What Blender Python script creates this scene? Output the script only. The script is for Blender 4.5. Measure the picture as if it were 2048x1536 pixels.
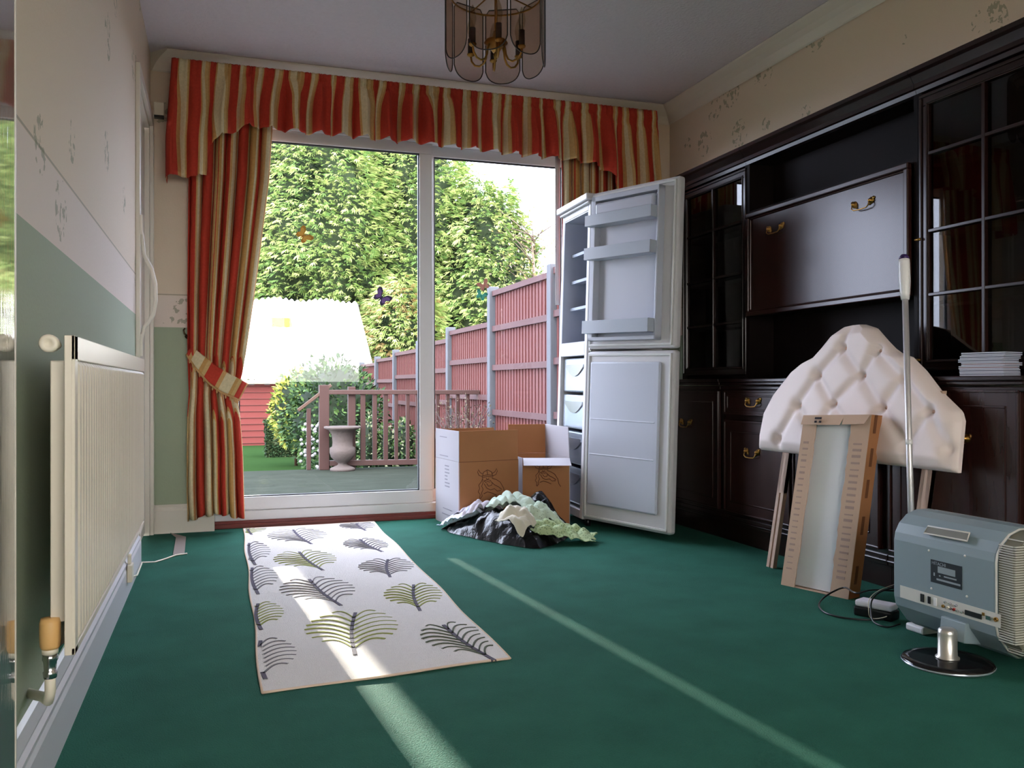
import bpy, math, random
from mathutils import Vector, Matrix
R = math.radians
random.seed(7)
S = bpy.context.scene
COL = S.collection
for o in list(bpy.data.objects): bpy.data.objects.remove(o)

# ------------------------------------------------------------------ camera
YAW, PIT, ROL, CH, FPX = 0.3237, 0.0007, -0.0009, 0.7417, 1749.0
F_ = Vector((math.sin(YAW)*math.cos(PIT), math.cos(YAW)*math.cos(PIT), math.sin(PIT)))
R0 = Vector((math.cos(YAW), -math.sin(YAW), 0)); U0 = R0.cross(F_)
R_ = R0*math.cos(ROL)+U0*math.sin(ROL); U_ = U0*math.cos(ROL)-R0*math.sin(ROL)
cam = bpy.data.objects.new('camera', bpy.data.cameras.new('camera')); COL.objects.link(cam)
cam.matrix_world = Matrix(((R_.x, U_.x, -F_.x, 0), (R_.y, U_.y, -F_.y, 0), (R_.z, U_.z, -F_.z, CH), (0, 0, 0, 1)))
cam.data.sensor_width = 36; cam.data.lens = 36*FPX/2048; cam.data.clip_start = .02; cam.data.clip_end = 300
S.camera = cam
def hit(px, py, n, d):
    """point of the plane n.p = d seen at a pixel of the photograph"""
    r = F_ + R_*((px-1024)/FPX) - U_*((py-768)/FPX); n = Vector(n); c = Vector((0, 0, CH))
    return c + r*((d-n.dot(c))/n.dot(r))
def hz(px, py, z=0): return hit(px, py, (0, 0, 1), z)

# ------------------------------------------------------------------ world, sun, exposure
S.view_settings.view_transform = 'Standard'; S.view_settings.look = 'None'
S.view_settings.exposure = 0.66; S.view_settings.gamma = 1
S.cycles.transparent_max_bounces = 32
w = bpy.data.worlds.new('sky'); S.world = w; w.use_nodes = True
nt = w.node_tree; nt.nodes.clear(); N = nt.nodes; L = nt.links
tc = N.new('ShaderNodeTexCoord'); sx = N.new('ShaderNodeSeparateXYZ'); L.new(tc.outputs['Generated'], sx.inputs[0])
mr = N.new('ShaderNodeMapRange'); mr.inputs[1].default_value = -.6; mr.inputs[2].default_value = .5; L.new(sx.outputs['Y'], mr.inputs[0])
mx = N.new('ShaderNodeMix'); mx.data_type = 'RGBA'; L.new(mr.outputs[0], mx.inputs[0])
mx.inputs[6].default_value = (1.28, 1.2, 1.16, 1)     # hazy warm sky over the front of the house
mx.inputs[7].default_value = (.77, .82, 1.04, 1)     # cool sky over the garden
bg = N.new('ShaderNodeBackground'); bg.inputs[1].default_value = 8.6; L.new(mx.outputs[2], bg.inputs[0])
wo = N.new('ShaderNodeOutputWorld'); L.new(bg.outputs[0], wo.inputs[0])
sun = bpy.data.objects.new('sun', bpy.data.lights.new('sun', 'SUN')); COL.objects.link(sun)
sun.data.energy = 19; sun.data.angle = R(.12); sun.data.color = (1, .93, .80)
SUNV = Vector((.080, -1, -.1386)).normalized()
sun.rotation_euler = SUNV.to_track_quat('-Z', 'Y').to_euler(); sun.location = (-3, 30, 8)

# ------------------------------------------------------------------ helpers
def lin(c):
    return tuple(((x/255)/12.92 if x/255 <= .04045 else ((x/255+.055)/1.055)**2.4) for x in c)
def base_mat(name):
    m = bpy.data.materials.new(name); m.use_nodes = True
    return m, m.node_tree, m.node_tree.nodes, m.node_tree.links, m.node_tree.nodes['Principled BSDF']
def mat(name, rgb, rough=.6, metal=0, spec=.5, var=0, vs=6, bump=0, bs=60, stretch=None, coat=0, alpha=None):
    """rgb in 0..255; var = brightness variation, bump = relief strength"""
    m, t, n, l, b = base_mat(name)
    b.inputs['Base Color'].default_value = (*lin(rgb), 1); b.inputs['Roughness'].default_value = rough
    b.inputs['Metallic'].default_value = metal; b.inputs['Specular IOR Level'].default_value = spec
    if coat: b.inputs['Coat Weight'].default_value = coat; b.inputs['Coat Roughness'].default_value = .08
    if var or bump:
        g = n.new('ShaderNodeTexCoord'); mp = n.new('ShaderNodeMapping'); l.new(g.outputs['Object'], mp.inputs[0])
        if stretch: mp.inputs['Scale'].default_value = stretch
    if var:
        no = n.new('ShaderNodeTexNoise'); no.inputs['Scale'].default_value = vs; no.inputs['Detail'].default_value = 5
        l.new(mp.outputs[0], no.inputs[0])
        mm = n.new('ShaderNodeMix'); mm.data_type = 'RGBA'
        a = lin(rgb); mm.inputs[6].default_value = (*[x*(1-var) for x in a], 1); mm.inputs[7].default_value = (*[min(1, x*(1+var)) for x in a], 1)
        l.new(no.outputs[0], mm.inputs[0]); l.new(mm.outputs[2], b.inputs['Base Color'])
    if bump:
        nb = n.new('ShaderNodeTexNoise'); nb.inputs['Scale'].default_value = bs; nb.inputs['Detail'].default_value = 3
        l.new(mp.outputs[0], nb.inputs[0]); bu = n.new('ShaderNodeBump'); bu.inputs['Strength'].default_value = bump
        bu.inputs['Distance'].default_value = .01; l.new(nb.outputs[0], bu.inputs['Height']); l.new(bu.outputs[0], b.inputs['Normal'])
    return m
def glass_mat(name, tint, gloss_rough=.01, ior=1.5, boost=0):
    m = bpy.data.materials.new(name); m.use_nodes = True; t = m.node_tree; n = t.nodes; l = t.links; n.clear()
    o = n.new('ShaderNodeOutputMaterial'); ms = n.new('ShaderNodeMixShader'); tr = n.new('ShaderNodeBsdfTransparent'); tr.inputs[0].default_value = (*tint, 1)
    gl = n.new('ShaderNodeBsdfGlossy'); gl.inputs['Roughness'].default_value = gloss_rough
    lw = n.new('ShaderNodeLayerWeight'); lw.inputs[0].default_value = .5; pw = n.new('ShaderNodeMath'); pw.operation = 'POWER'; pw.inputs[1].default_value = 4.5; l.new(lw.outputs['Facing'], pw.inputs[0])
    ad = n.new('ShaderNodeMath'); ad.operation = 'MULTIPLY_ADD'; ad.use_clamp = True; f0 = ((ior-1)/(ior+1))**2+boost; ad.inputs[1].default_value = .9*(ior-1)/.5; ad.inputs[2].default_value = f0; l.new(pw.outputs[0], ad.inputs[0]); l.new(ad.outputs[0], ms.inputs[0])
    l.new(tr.outputs[0], ms.inputs[1]); l.new(gl.outputs[0], ms.inputs[2]); l.new(ms.outputs[0], o.inputs[0])
    return m
def stripes(name, stops, period, rough=.85, weave=True):
    """cloth whose stripes follow the U coordinate of the cloth itself"""
    m, t, n, l, b = base_mat(name); uv = n.new('ShaderNodeUVMap'); s = n.new('ShaderNodeSeparateXYZ'); l.new(uv.outputs[0], s.inputs[0])
    a = n.new('ShaderNodeMath'); a.operation = 'DIVIDE'; a.inputs[1].default_value = period; l.new(s.outputs[0], a.inputs[0])
    f = n.new('ShaderNodeMath'); f.operation = 'FRACT'; l.new(a.outputs[0], f.inputs[0])
    cr = n.new('ShaderNodeValToRGB'); cr.color_ramp.interpolation = 'CONSTANT'; e = cr.color_ramp.elements
    while len(e) > 1: e.remove(e[-1])
    e[0].position = 0; e[0].color = (*lin(stops[0][1]), 1)
    for p, c in stops[1:]: k = e.new(p); k.color = (*lin(c), 1)
    l.new(f.outputs[0], cr.inputs[0])
    no = n.new('ShaderNodeTexNoise'); no.inputs['Scale'].default_value = 90; no.inputs['Detail'].default_value = 4; tcn = n.new('ShaderNodeTexCoord'); l.new(tcn.outputs['Object'], no.inputs[0])
    mm = n.new('ShaderNodeMix'); mm.data_type = 'RGBA'; mm.blend_type = 'MULTIPLY'; mm.inputs[0].default_value = .35
    l.new(cr.outputs[0], mm.inputs[6]); l.new(no.outputs[0], mm.inputs[7]); l.new(mm.outputs[2], b.inputs['Base Color'])
    b.inputs['Roughness'].default_value = rough; b.inputs['Specular IOR Level'].default_value = .2
    return m

class MB:
    def __init__(s): s.v = []; s.f = []; s.m = []; s.uv = []; s.sm = []
    def add(s, vs, fs, mi=0, sm=False, uvs=None):
        b = len(s.v); s.v += [tuple(p) for p in vs]
        for i, f in enumerate(fs):
            s.f.append([b+k for k in f]); s.m.append(mi); s.sm.append(sm); s.uv.append([uvs[k] for k in f] if uvs else None)
        return s
    def box(s, a, b, mi=0):
        x0, y0, z0 = a; x1, y1, z1 = b
        return s.add([(x0, y0, z0), (x1, y0, z0), (x1, y1, z0), (x0, y1, z0), (x0, y0, z1), (x1, y0, z1), (x1, y1, z1), (x0, y1, z1)],
              [(0, 3, 2, 1), (4, 5, 6, 7), (0, 1, 5, 4), (1, 2, 6, 5), (2, 3, 7, 6), (3, 0, 4, 7)], mi)
    def ob(s, o, a, b, c, mi=0):
        """box from a corner and three edge vectors"""
        o, a, b, c = map(Vector, (o, a, b, c)); P = [o, o+a, o+a+b, o+b, o+c, o+a+c, o+a+b+c, o+b+c]
        return s.add(P, [(0, 3, 2, 1), (4, 5, 6, 7), (0, 1, 5, 4), (1, 2, 6, 5), (2, 3, 7, 6), (3, 0, 4, 7)], mi)
    def bar(s, p, q, w, h=None, up=(0, 0, 1), mi=0):
        p, q = Vector(p), Vector(q); d = q-p; h = h or w; u = Vector(up); x = d.cross(u).normalized(); y = x.cross(d).normalized()
        return s.ob(p-x*w/2-y*h/2, x*w, y*h, d, mi)
    def tube(s, pts, r, n=8, mi=0, cap=True, closed=False):
        pts = [Vector(p) for p in pts]; k = len(pts); rs = r if isinstance(r, (list, tuple)) else [r]*k; V = []; prev = None
        for i, p in enumerate(pts):
            d = (pts[(i+1) % k]-pts[i-1]) if closed else (pts[min(i+1, k-1)]-pts[max(i-1, 0)])
            if d.length < 1e-9: d = Vector((0, 0, 1))
            d.normalize()
            if prev is None: a = Vector((0, 0, 1)) if abs(d.z) < .9 else Vector((1, 0, 0)); x = d.cross(a).normalized()
            else: x = (prev-d*prev.dot(d)); x = x.normalized() if x.length > 1e-6 else d.orthogonal().normalized()
            prev = x; y = d.cross(x)
            V += [p+(x*math.cos(2*math.pi*j/n)+y*math.sin(2*math.pi*j/n))*rs[i] for j in range(n)]
        fs = []
        for i in range(k if closed else k-1):
            for j in range(n): a = i*n+j; b = i*n+(j+1) % n; c = ((i+1) % k)*n; fs.append((a, b, c+(j+1) % n, c+j))
        if cap and not closed: fs += [tuple(range(n))[::-1], tuple(range((k-1)*n, k*n))]
        return s.add(V, fs, mi, True)
    def lathe(s, prof, c=(0, 0, 0), n=24, axis=(0, 0, 1), mi=0, sm=True, capends=True):
        ax = Vector(axis).normalized(); x = ax.orthogonal().normalized(); y = ax.cross(x); c = Vector(c); V = []
        for r, h in prof: V += [c+ax*h+(x*math.cos(2*math.pi*j/n)+y*math.sin(2*math.pi*j/n))*max(r, 1e-4) for j in range(n)]
        fs = [(i*n+j, i*n+(j+1) % n, (i+1)*n+(j+1) % n, (i+1)*n+j) for i in range(len(prof)-1) for j in range(n)]
        if capends: fs += [tuple(range(n))[::-1], tuple(range((len(prof)-1)*n, len(prof)*n))]
        return s.add(V, fs, mi, sm)
    def prism(s, poly, ext, mi=0):
        """polygon (3D points) extruded along ext"""
        k = len(poly); e = Vector(ext); P = [Vector(p) for p in poly]; Q = [p+e for p in P]
        return s.add(P+Q, [tuple(range(k))[::-1], tuple(range(k, 2*k))]+[(i, (i+1) % k, k+(i+1) % k, k+i) for i in range(k)], mi)
    def grid(s, fn, nu, nv, mi=0, sm=True, uvf=None, wrap=False):
        V = [fn(i/nu, j/nv) for j in range(nv+1) for i in range(nu+1)]; W = nu+1
        fs = [(j*W+i, j*W+i+1, (j+1)*W+i+1, (j+1)*W+i) for j in range(nv) for i in range(nu)]
        uv = [uvf(i/nu, j/nv) for j in range(nv+1) for i in range(nu+1)] if uvf else None
        return s.add(V, fs, mi, sm, uv)
    def build(s, name, mats, parent=None, bevel=0, solid=0, sub=0, off=0):
        me = bpy.data.meshes.new(name); me.from_pydata(s.v, [], s.f)
        for m in (mats if isinstance(mats, (list, tuple)) else [mats]): me.materials.append(m)
        me.polygons.foreach_set('material_index', s.m); me.polygons.foreach_set('use_smooth', s.sm)
        if any(u for u in s.uv):
            ul = me.uv_layers.new(name='UVMap'); k = 0
            for u in s.uv:
                for c in (u or ()): ul.data[k].uv = c; k += 1
                if not u: k += len(me.polygons[0].vertices)
        me.update()
        o = bpy.data.objects.new(name, me); COL.objects.link(o)
        if parent: o.parent = parent
        if solid: q = o.modifiers.new('solid', 'SOLIDIFY'); q.thickness = solid; q.offset = off
        if bevel: q = o.modifiers.new('bevel', 'BEVEL'); q.width = bevel; q.segments = 2; q.limit_method = 'ANGLE'; q.angle_limit = R(40); q.harden_normals = False
        if sub: q = o.modifiers.new('sub', 'SUBSURF'); q.levels = sub; q.render_levels = sub
        return o
def tag(o, label=None, cat=None, group=None, kind=None):
    for k, v in (('label', label), ('category', cat), ('group', group), ('kind', kind)):
        if v: o[k] = v
    return o
def thing(name, label, cat, loc=(0, 0, 0), group=None):
    """an Empty at the thing's base; children keep world coordinates"""
    o = bpy.data.objects.new(name, None); o.empty_display_size = .1; COL.objects.link(o); o.location = loc
    return tag(o, label, cat, group)
def adopt(root, *kids):
    for k in kids: k.parent = root; k.matrix_parent_inverse = Matrix.Translation(-Vector(root.location))
    return root
def struct(name, mb, m, **k):
    o = mb.build(name, m, **k); o['kind'] = 'structure'; return o
def vnoise(x, y=0, z=0):
    from mathutils import noise
    return noise.noise((x, y, z))

# ------------------------------------------------------------------ materials
def wallpaper():
    m, t, n, l, b = base_mat('wallpaper'); g = n.new('ShaderNodeNewGeometry'); s = n.new('ShaderNodeSeparateXYZ'); l.new(g.outputs['Position'], s.inputs[0])
    def const(v, col):
        c = n.new('ShaderNodeMath'); c.operation = 'GREATER_THAN'; c.inputs[1].default_value = v; l.new(s.outputs['Z'], c.inputs[0]); return c
    def mix(fac, a, c):
        q = n.new('ShaderNodeMix'); q.data_type = 'RGBA'; l.new(fac, q.inputs[0])
        for i, v in ((6, a), (7, c)):
            if isinstance(v, tuple): q.inputs[i].default_value = (*lin(v), 1)
            else: l.new(v, q.inputs[i])
        return q.outputs[2]
    green = (160, 170, 146); band = (222, 207, 196); up = (220, 203, 182)
    c1 = mix(const(1.031, 0).outputs[0], green, band); c2 = mix(const(1.19, 0).outputs[0], c1, up)
    ln_ = n.new('ShaderNodeMath'); ln_.operation = 'COMPARE'; ln_.inputs[1].default_value = 1.195; ln_.inputs[2].default_value = .003; l.new(s.outputs['Z'], ln_.inputs[0])
    c3 = mix(ln_.outputs[0], c2, (176, 164, 146))
    # floral sprigs : sparse cells, each broken into small leaves
    vo = n.new('ShaderNodeTexVoronoi'); vo.inputs['Scale'].default_value = 3.6; vo.inputs['Randomness'].default_value = .75; l.new(g.outputs['Position'], vo.inputs['Vector'])
    v1 = n.new('ShaderNodeMath'); v1.operation = 'LESS_THAN'; v1.inputs[1].default_value = .30; l.new(vo.outputs['Distance'], v1.inputs[0])
    no = n.new('ShaderNodeTexNoise'); no.inputs['Scale'].default_value = 42; no.inputs['Detail'].default_value = 2; l.new(g.outputs['Position'], no.inputs['Vector'])
    v2 = n.new('ShaderNodeMath'); v2.operation = 'GREATER_THAN'; v2.inputs[1].default_value = .56; l.new(no.outputs[0], v2.inputs[0])
    v3 = n.new('ShaderNodeMath'); v3.operation = 'MULTIPLY'; l.new(v1.outputs[0], v3.inputs[0]); l.new(v2.outputs[0], v3.inputs[1])
    zz = const(1.05, 0); v4 = n.new('ShaderNodeMath'); v4.operation = 'MULTIPLY'; l.new(v3.outputs[0], v4.inputs[0]); l.new(zz.outputs[0], v4.inputs[1])
    v5 = n.new('ShaderNodeMath'); v5.operation = 'MULTIPLY'; v5.inputs[1].default_value = .55; l.new(v4.outputs[0], v5.inputs[0])
    c4 = mix(v5.outputs[0], c3, (112, 118, 84))
    l.new(c4, b.inputs['Base Color']); b.inputs['Roughness'].default_value = .75; b.inputs['Specular IOR Level'].default_value = .25
    nb = n.new('ShaderNodeTexNoise'); nb.inputs['Scale'].default_value = 120; l.new(g.outputs['Position'], nb.inputs['Vector'])
    bu = n.new('ShaderNodeBump'); bu.inputs['Strength'].default_value = .15; bu.inputs['Distance'].default_value = .004; l.new(nb.outputs[0], bu.inputs['Height']); l.new(bu.outputs[0], b.inputs['Normal'])
    return m
M_wp = wallpaper()
M_carpet = mat('carpet', (44, 97, 82), .95, spec=.1, var=.28, vs=5, bump=.6, bs=260)
M_ceil = mat('ceiling_paint', (224, 214, 220), .9, spec=.1, var=.05, vs=40, bump=.35, bs=70)
M_white = mat('white_gloss_paint', (222, 214, 202), .35)
M_upvc = mat('white_plastic_frame', (228, 226, 226), .3)
M_skirt = mat('pale_skirting', (206, 204, 208), .35)
M_glass = glass_mat('clear_glass', (.97, .985, .98), .01, 1.3)
M_wood = mat('dark_mahogany', (32, 16, 14), .24, var=.35, vs=5, stretch=(6, 6, .7), spec=.42)
M_wood2 = mat('mahogany_panel', (46, 23, 20), .27, var=.3, vs=7, stretch=(4, 4, .5), spec=.42)
M_wood_in = mat('dark_cabinet_interior', (18, 10, 9), .6, spec=.12)
M_cglass = glass_mat('cabinet_glass', (.45, .45, .45), .01, 1.5)
M_brass = mat('aged_brass', (176, 134, 72), .3, 1)
M_chrome = mat('chrome', (205, 205, 208), .18, 1)
M_rad = mat('radiator_enamel', (222, 212, 194), .3)
M_cream = mat('cream_plastic', (226, 216, 196), .4)
M_tan = mat('tan_plastic', (222, 176, 112), .45)
M_red = mat('red_sill_paint', (118, 44, 38), .35)
ST = [(0, (196, 64, 48)), (.40, (214, 168, 110)), (.47, (228, 212, 172)), (.66, (214, 180, 122)), (.71, (196, 64, 48)), (.73, (206, 160, 96)), (.83, (230, 216, 178)), (.93, (208, 162, 100))]
M_val = stripes('valance_cloth', ST, .118)
ST2 = [(0, (200, 66, 50)), (.53, (212, 162, 102)), (.61, (230, 214, 174)), (.82, (216, 178, 120)), (.93, (206, 156, 94))]
M_val = stripes('valance_cloth_narrow', ST2, .118)
M_cur = stripes('curtain_cloth', ST, .125)
M_tie = stripes('tieback_cloth', [(0, (196, 64, 48)), (.36, (214, 168, 110)), (.48, (228, 212, 172)), (.80, (206, 160, 96)), (.9, (214, 180, 122))], .135)
M_fringe = mat('fringe_braid', (196, 152, 100), .9, bump=.5, bs=200)
M_fridge = mat('fridge_white', (196, 194, 196), .35)
M_liner = mat('fridge_liner', (180, 184, 196), .3)
M_fshelf = mat('clear_plastic_shelf', (176, 184, 196), .2)
M_silver = mat('silver_plastic', (190, 200, 212), .22, .7)
M_dark = mat('black_plastic', (18, 18, 20), .35)
M_card = mat('brown_cardboard', (170, 118, 80), .85, spec=.15, var=.06, vs=12)
M_cardw = mat('white_faced_cardboard', (164, 160, 164), .7, spec=.2)
M_print = mat('printed_ink', (92, 46, 24), .8)
M_printg = mat('grey_print', (120, 118, 124), .8)
M_bag = mat('black_bin_bag', (8, 8, 10), .24, spec=.38, bump=.8, bs=18)
M_rug = mat('rug_cream', (222, 216, 212), .95, spec=.1, var=.05, vs=60, bump=.5, bs=300)
M_rugedge = mat('rug_binding', (222, 198, 176), .95, spec=.1)
M_leaf = [mat('rug_line_green', (150, 156, 92), .95, spec=.1), mat('rug_line_grey', (126, 122, 124), .95, spec=.1), mat('rug_line_dark', (92, 98, 84), .95, spec=.1), mat('rug_stem', (98, 92, 104), .95, spec=.1)]
M_mon = mat('grey_green_casing', (132, 148, 154), .4, spec=.4)
M_monl = mat('pale_casing', (206, 204, 196), .4)
M_dk = mat('dark_gloss', (20, 16, 18), .12)
M_ivory = mat('ivory_satin', (232, 216, 210), .55, spec=.35, bump=.05, bs=300)
M_pine = mat('raw_pine', (184, 156, 136), .7, var=.1, vs=4, stretch=(8, 8, 1))

# ------------------------------------------------------------------ room shell
XL, XR, YB, ZC, YR = -.322, 2.585, 4.706, 2.40, -1.6
struct('floor', MB().box((XL-.15, YR, -.06), (XR+.1, YB+.10, 0)), M_carpet)
struct('ceiling', MB().box((XL-.15, YR-.1, ZC), (XR+.15, YB+.3, ZC+.12)), M_ceil)
wb = MB(); T = .27; ox0, ox1, oz1 = -.02, 2.03, 2.13     # opening of the patio door
wb.box((XL-.15, YB, -.3), (ox0, YB+T, ZC)); wb.box((ox1, YB, -.3), (XR+.15, YB+T, ZC)); wb.box((ox0, YB, oz1), (ox1, YB+T, ZC))
struct('wall_back', wb, M_wp)
wl = MB(); dy0, dy1, dz1 = 3.92, 4.66, 2.02               # doorway in the left wall
wl.box((XL-.15, YR, -.06), (XL, dy0, ZC)); wl.box((XL-.15, dy1, -.06), (XL, YB, ZC)); wl.box((XL-.15, dy0, dz1), (XL, dy1, ZC))
struct('wall_left', wl, M_wp)
struct('wall_right', MB().box((XR, YR, -.06), (XR+.15, YB, ZC)), M_wp)
wr = MB(); a0, a1, b0, b1 = -.15, 1.77, .72, 1.84
wr.box((XL-.15, YR-.15, -.06), (a0, YR, ZC)); wr.box((a1, YR-.15, -.06), (XR+.15, YR, ZC)); wr.box((a0, YR-.15, -.06), (a1, YR, b0)); wr.box((a0, YR-.15, b1), (a1, YR, ZC))
struct('wall_rear', wr, M_wp)
wn = MB(); yy = YR-.1
for x0, x1, z0, z1 in ((a0, a1, b0, b0+.06), (a0, a1, b1-.06, b1), (a0, a0+.06, b0+.06, b1-.06), (a1-.06, a1, b0+.06, b1-.06), (.78, .84, b0+.06, b1-.06)): wn.box((x0, yy, z0), (x1, yy+.06, z1))
wf = struct('window_1', wn, M_upvc); MB().box((a0+.06, yy+.025, b0+.06), (a1-.06, yy+.035, b1-.06)).build('pane', M_glass, wf)
# coving
def cove(fn):
    P = [(0, -.088), (.006, -.094), (.012, -.088), (.020, -.074), (.034, -.054), (.054, -.034), (.074, -.020), (.088, -.012), (.094, -.006), (.088, 0), (0, 0)]
    return [fn(a, b) for a, b in P]
m = MB(); P0 = cove(lambda a, b: (XL+a*.9, YB-a, ZC+b)); P1 = cove(lambda a, b: (XR-a, YB-a, ZC+b)); k = len(P0)
m.add(P0+P1, [(i, (i+1) % k, k+(i+1) % k, k+i) for i in range(k)]+[tuple(range(k)), tuple(range(k, 2*k))[::-1]])
struct('trim_1', m, M_white)
m = MB(); P0 = cove(lambda a, b: (XR-a, YR, ZC+b)); P1 = cove(lambda a, b: (XR-a, YB-a, ZC+b))
m.add(P0+P1, [(i, (i+1) % k, k+(i+1) % k, k+i) for i in range(k)]+[tuple(range(k)), tuple(range(k, 2*k))[::-1]])
struct('trim_2', m, M_white)
# skirting
SK = [(0, 0), (.020, 0), (.020, .095), (.016, .105), (.018, .118), (.012, .128), (.014, .136), (.008, .160), (0, .166)]
m = MB(); m.prism([(XL+a, 1.52, b) for a, b in SK], (0, dy0-.02-1.52, 0)); struct('baseboard_left', m, M_skirt)
SK2 = [(0, 0), (.022, 0), (.022, .112), (.016, .122), (.016, .130), (.008, .142), (0, .142)]
m = MB(); m.prism([(XL, YB-a, b) for a, b in SK2], (ox0-.0-XL, 0, 0)); struct('baseboard_back', m, M_white)
m = MB(); m.prism([(ox1, YB-a, b) for a, b in SK2], (XR-ox1, 0, 0)); struct('baseboard_right', m, M_white)

# patio door : frame, two leaves with glass
yf = 4.80
m = MB(); m.box((ox0, 4.762, .035), (ox1, 4.87, .085)); m.box((ox0, 4.762, 2.09), (ox1, 4.87, oz1)); m.box((ox0, 4.762, .085), (.05, 4.87, 2.09)); m.box((1.985, 4.762, .085), (ox1, 4.87, 2.09))
d1 = struct('door_1', m, M_upvc, bevel=.004)
def leaf(x0, x1, y, wl_, wr_):
    m = MB(); m.box((x0, y, .085), (x1, y+.04, .155)); m.box((x0, y, 2.03), (x1, y+.04, 2.09)); m.box((x0, y, .155), (x0+wl_, y+.04, 2.03)); m.box((x1-wr_, y, .155), (x1, y+.04, 2.03))
    f = m.build('leaf_frame', M_upvc, d1, bevel=.004)
    g = MB(); b = .006
    for a in ((x0+wl_, y+.008, .155, x1-wr_, .155+b), (x0+wl_, y+.008, 2.03-b, x1-wr_, 2.03)): g.box((a[0], a[1], a[2]), (a[3], a[1]+.02, a[4]))
    g.box((x0+wl_, y+.008, .155), (x0+wl_+b, y+.028, 2.03)); g.box((x1-wr_-b, y+.008, .155), (x1-wr_, y+.028, 2.03))
    g.build('glazing_seal', mat('rubber_seal', (30, 34, 44), .5), f)
    MB().box((x0+wl_, y+.016, .155), (x1-wr_, y+.022, 2.03)).build('glass_pane', M_glass, f)
leaf(.05, 1.135, 4.775, .05, .075)
leaf(1.09, 1.985, 4.822, .065, .055)
m = MB(); m.box((ox0, 4.735, 0), (ox1, 4.765, .022)); m.box((ox0, 4.752, .020), (ox1, 4.80, .036))
struct('trim_3', m, M_red, bevel=.003)
# door and architrave in the left wall
m = MB(); m.box((XL, 3.88, 0), (XL+.018, 3.925, 2.065)); m.box((XL, 3.925, 2.02), (XL+.018, 4.66, 2.065)); m.box((XL, 4.655, 0), (XL+.018, 4.70, 2.065))
m.box((XL-.14, 3.92, 0), (XL, 3.935, 2.02)); m.box((XL-.14, 4.645, 0), (XL, 4.66, 2.02)); m.box((XL-.14, 3.935, 2.005), (XL, 4.645, 2.02))
d2 = struct('door_2', m, M_white, bevel=.003)
m = MB(); m.box((XL-.06, 3.937, .012), (XL-.022, 4.643, 2.0)); m.build('door_panel', M_white, d2, bevel=.003)
m = MB(); m.tube([(XL+.014, 3.90, 1.40), (XL+.024, 3.90, 1.35), (XL+.03, 3.90, 1.28), (XL+.060, 3.90, 1.22), (XL+.074, 3.90, 1.16), (XL+.076, 3.90, 1.09), (XL+.066, 3.90, 1.03), (XL+.032, 3.90, .98), (XL+.022, 3.90, .94), (XL+.014, 3.90, .90)], .008, 10)
m.box((XL+.016, 3.885, 1.36), (XL+.026, 3.915, 1.44)); m.box((XL+.016, 3.885, .86), (XL+.026, 3.915, .95))
m.build('pull_handle', M_white, d2)
# near glazed door leaf standing open against the left wall
def reeded():
    m, t, n, l, b = base_mat('reeded_glass'); b.inputs['Base Color'].default_value = (.20, .20, .19, 1); b.inputs['Roughness'].default_value = .06; b.inputs['Specular IOR Level'].default_value = 1
    b.inputs['Coat Weight'].default_value = 1; b.inputs['Coat Roughness'].default_value = .04
    g = n.new('ShaderNodeTexCoord'); mp = n.new('ShaderNodeMapping'); mp.inputs['Scale'].default_value = (1, 60, 2.2); l.new(g.outputs['Object'], mp.inputs[0])
    no = n.new('ShaderNodeTexNoise'); no.inputs['Scale'].default_value = 3; l.new(mp.outputs[0], no.inputs[0])
    bu = n.new('ShaderNodeBump'); bu.inputs['Strength'].default_value = .10; bu.inputs['Distance'].default_value = .004; l.new(no.outputs[0], bu.inputs['Height']); l.new(bu.outputs[0], b.inputs['Normal'])
    return m
m = MB(); y0, y1 = .62, 1.47
m.box((-.318, y0, .01), (-.285, y1, .055)); m.box((-.318, y0, 1.9), (-.285, y1, 1.98)); m.box((-.318, y0, .055), (-.285, 1.333, 1.9)) ; m.box((-.318, 1.462, .055), (-.285, y1, 1.9))
m.box((-.318, 1.333, .055), (-.290, 1.462, 1.9))
d3 = struct('door_3', m, M_white, bevel=.002)
MB().box((-.290, 1.333, .055), (-.286, 1.462, 1.9)).build('reeded_pane', reeded(), d3)

# ------------------------------------------------------------------ curtains
def cloth_wave(s, ph): return math.sin(s*2*math.pi+ph)
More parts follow.
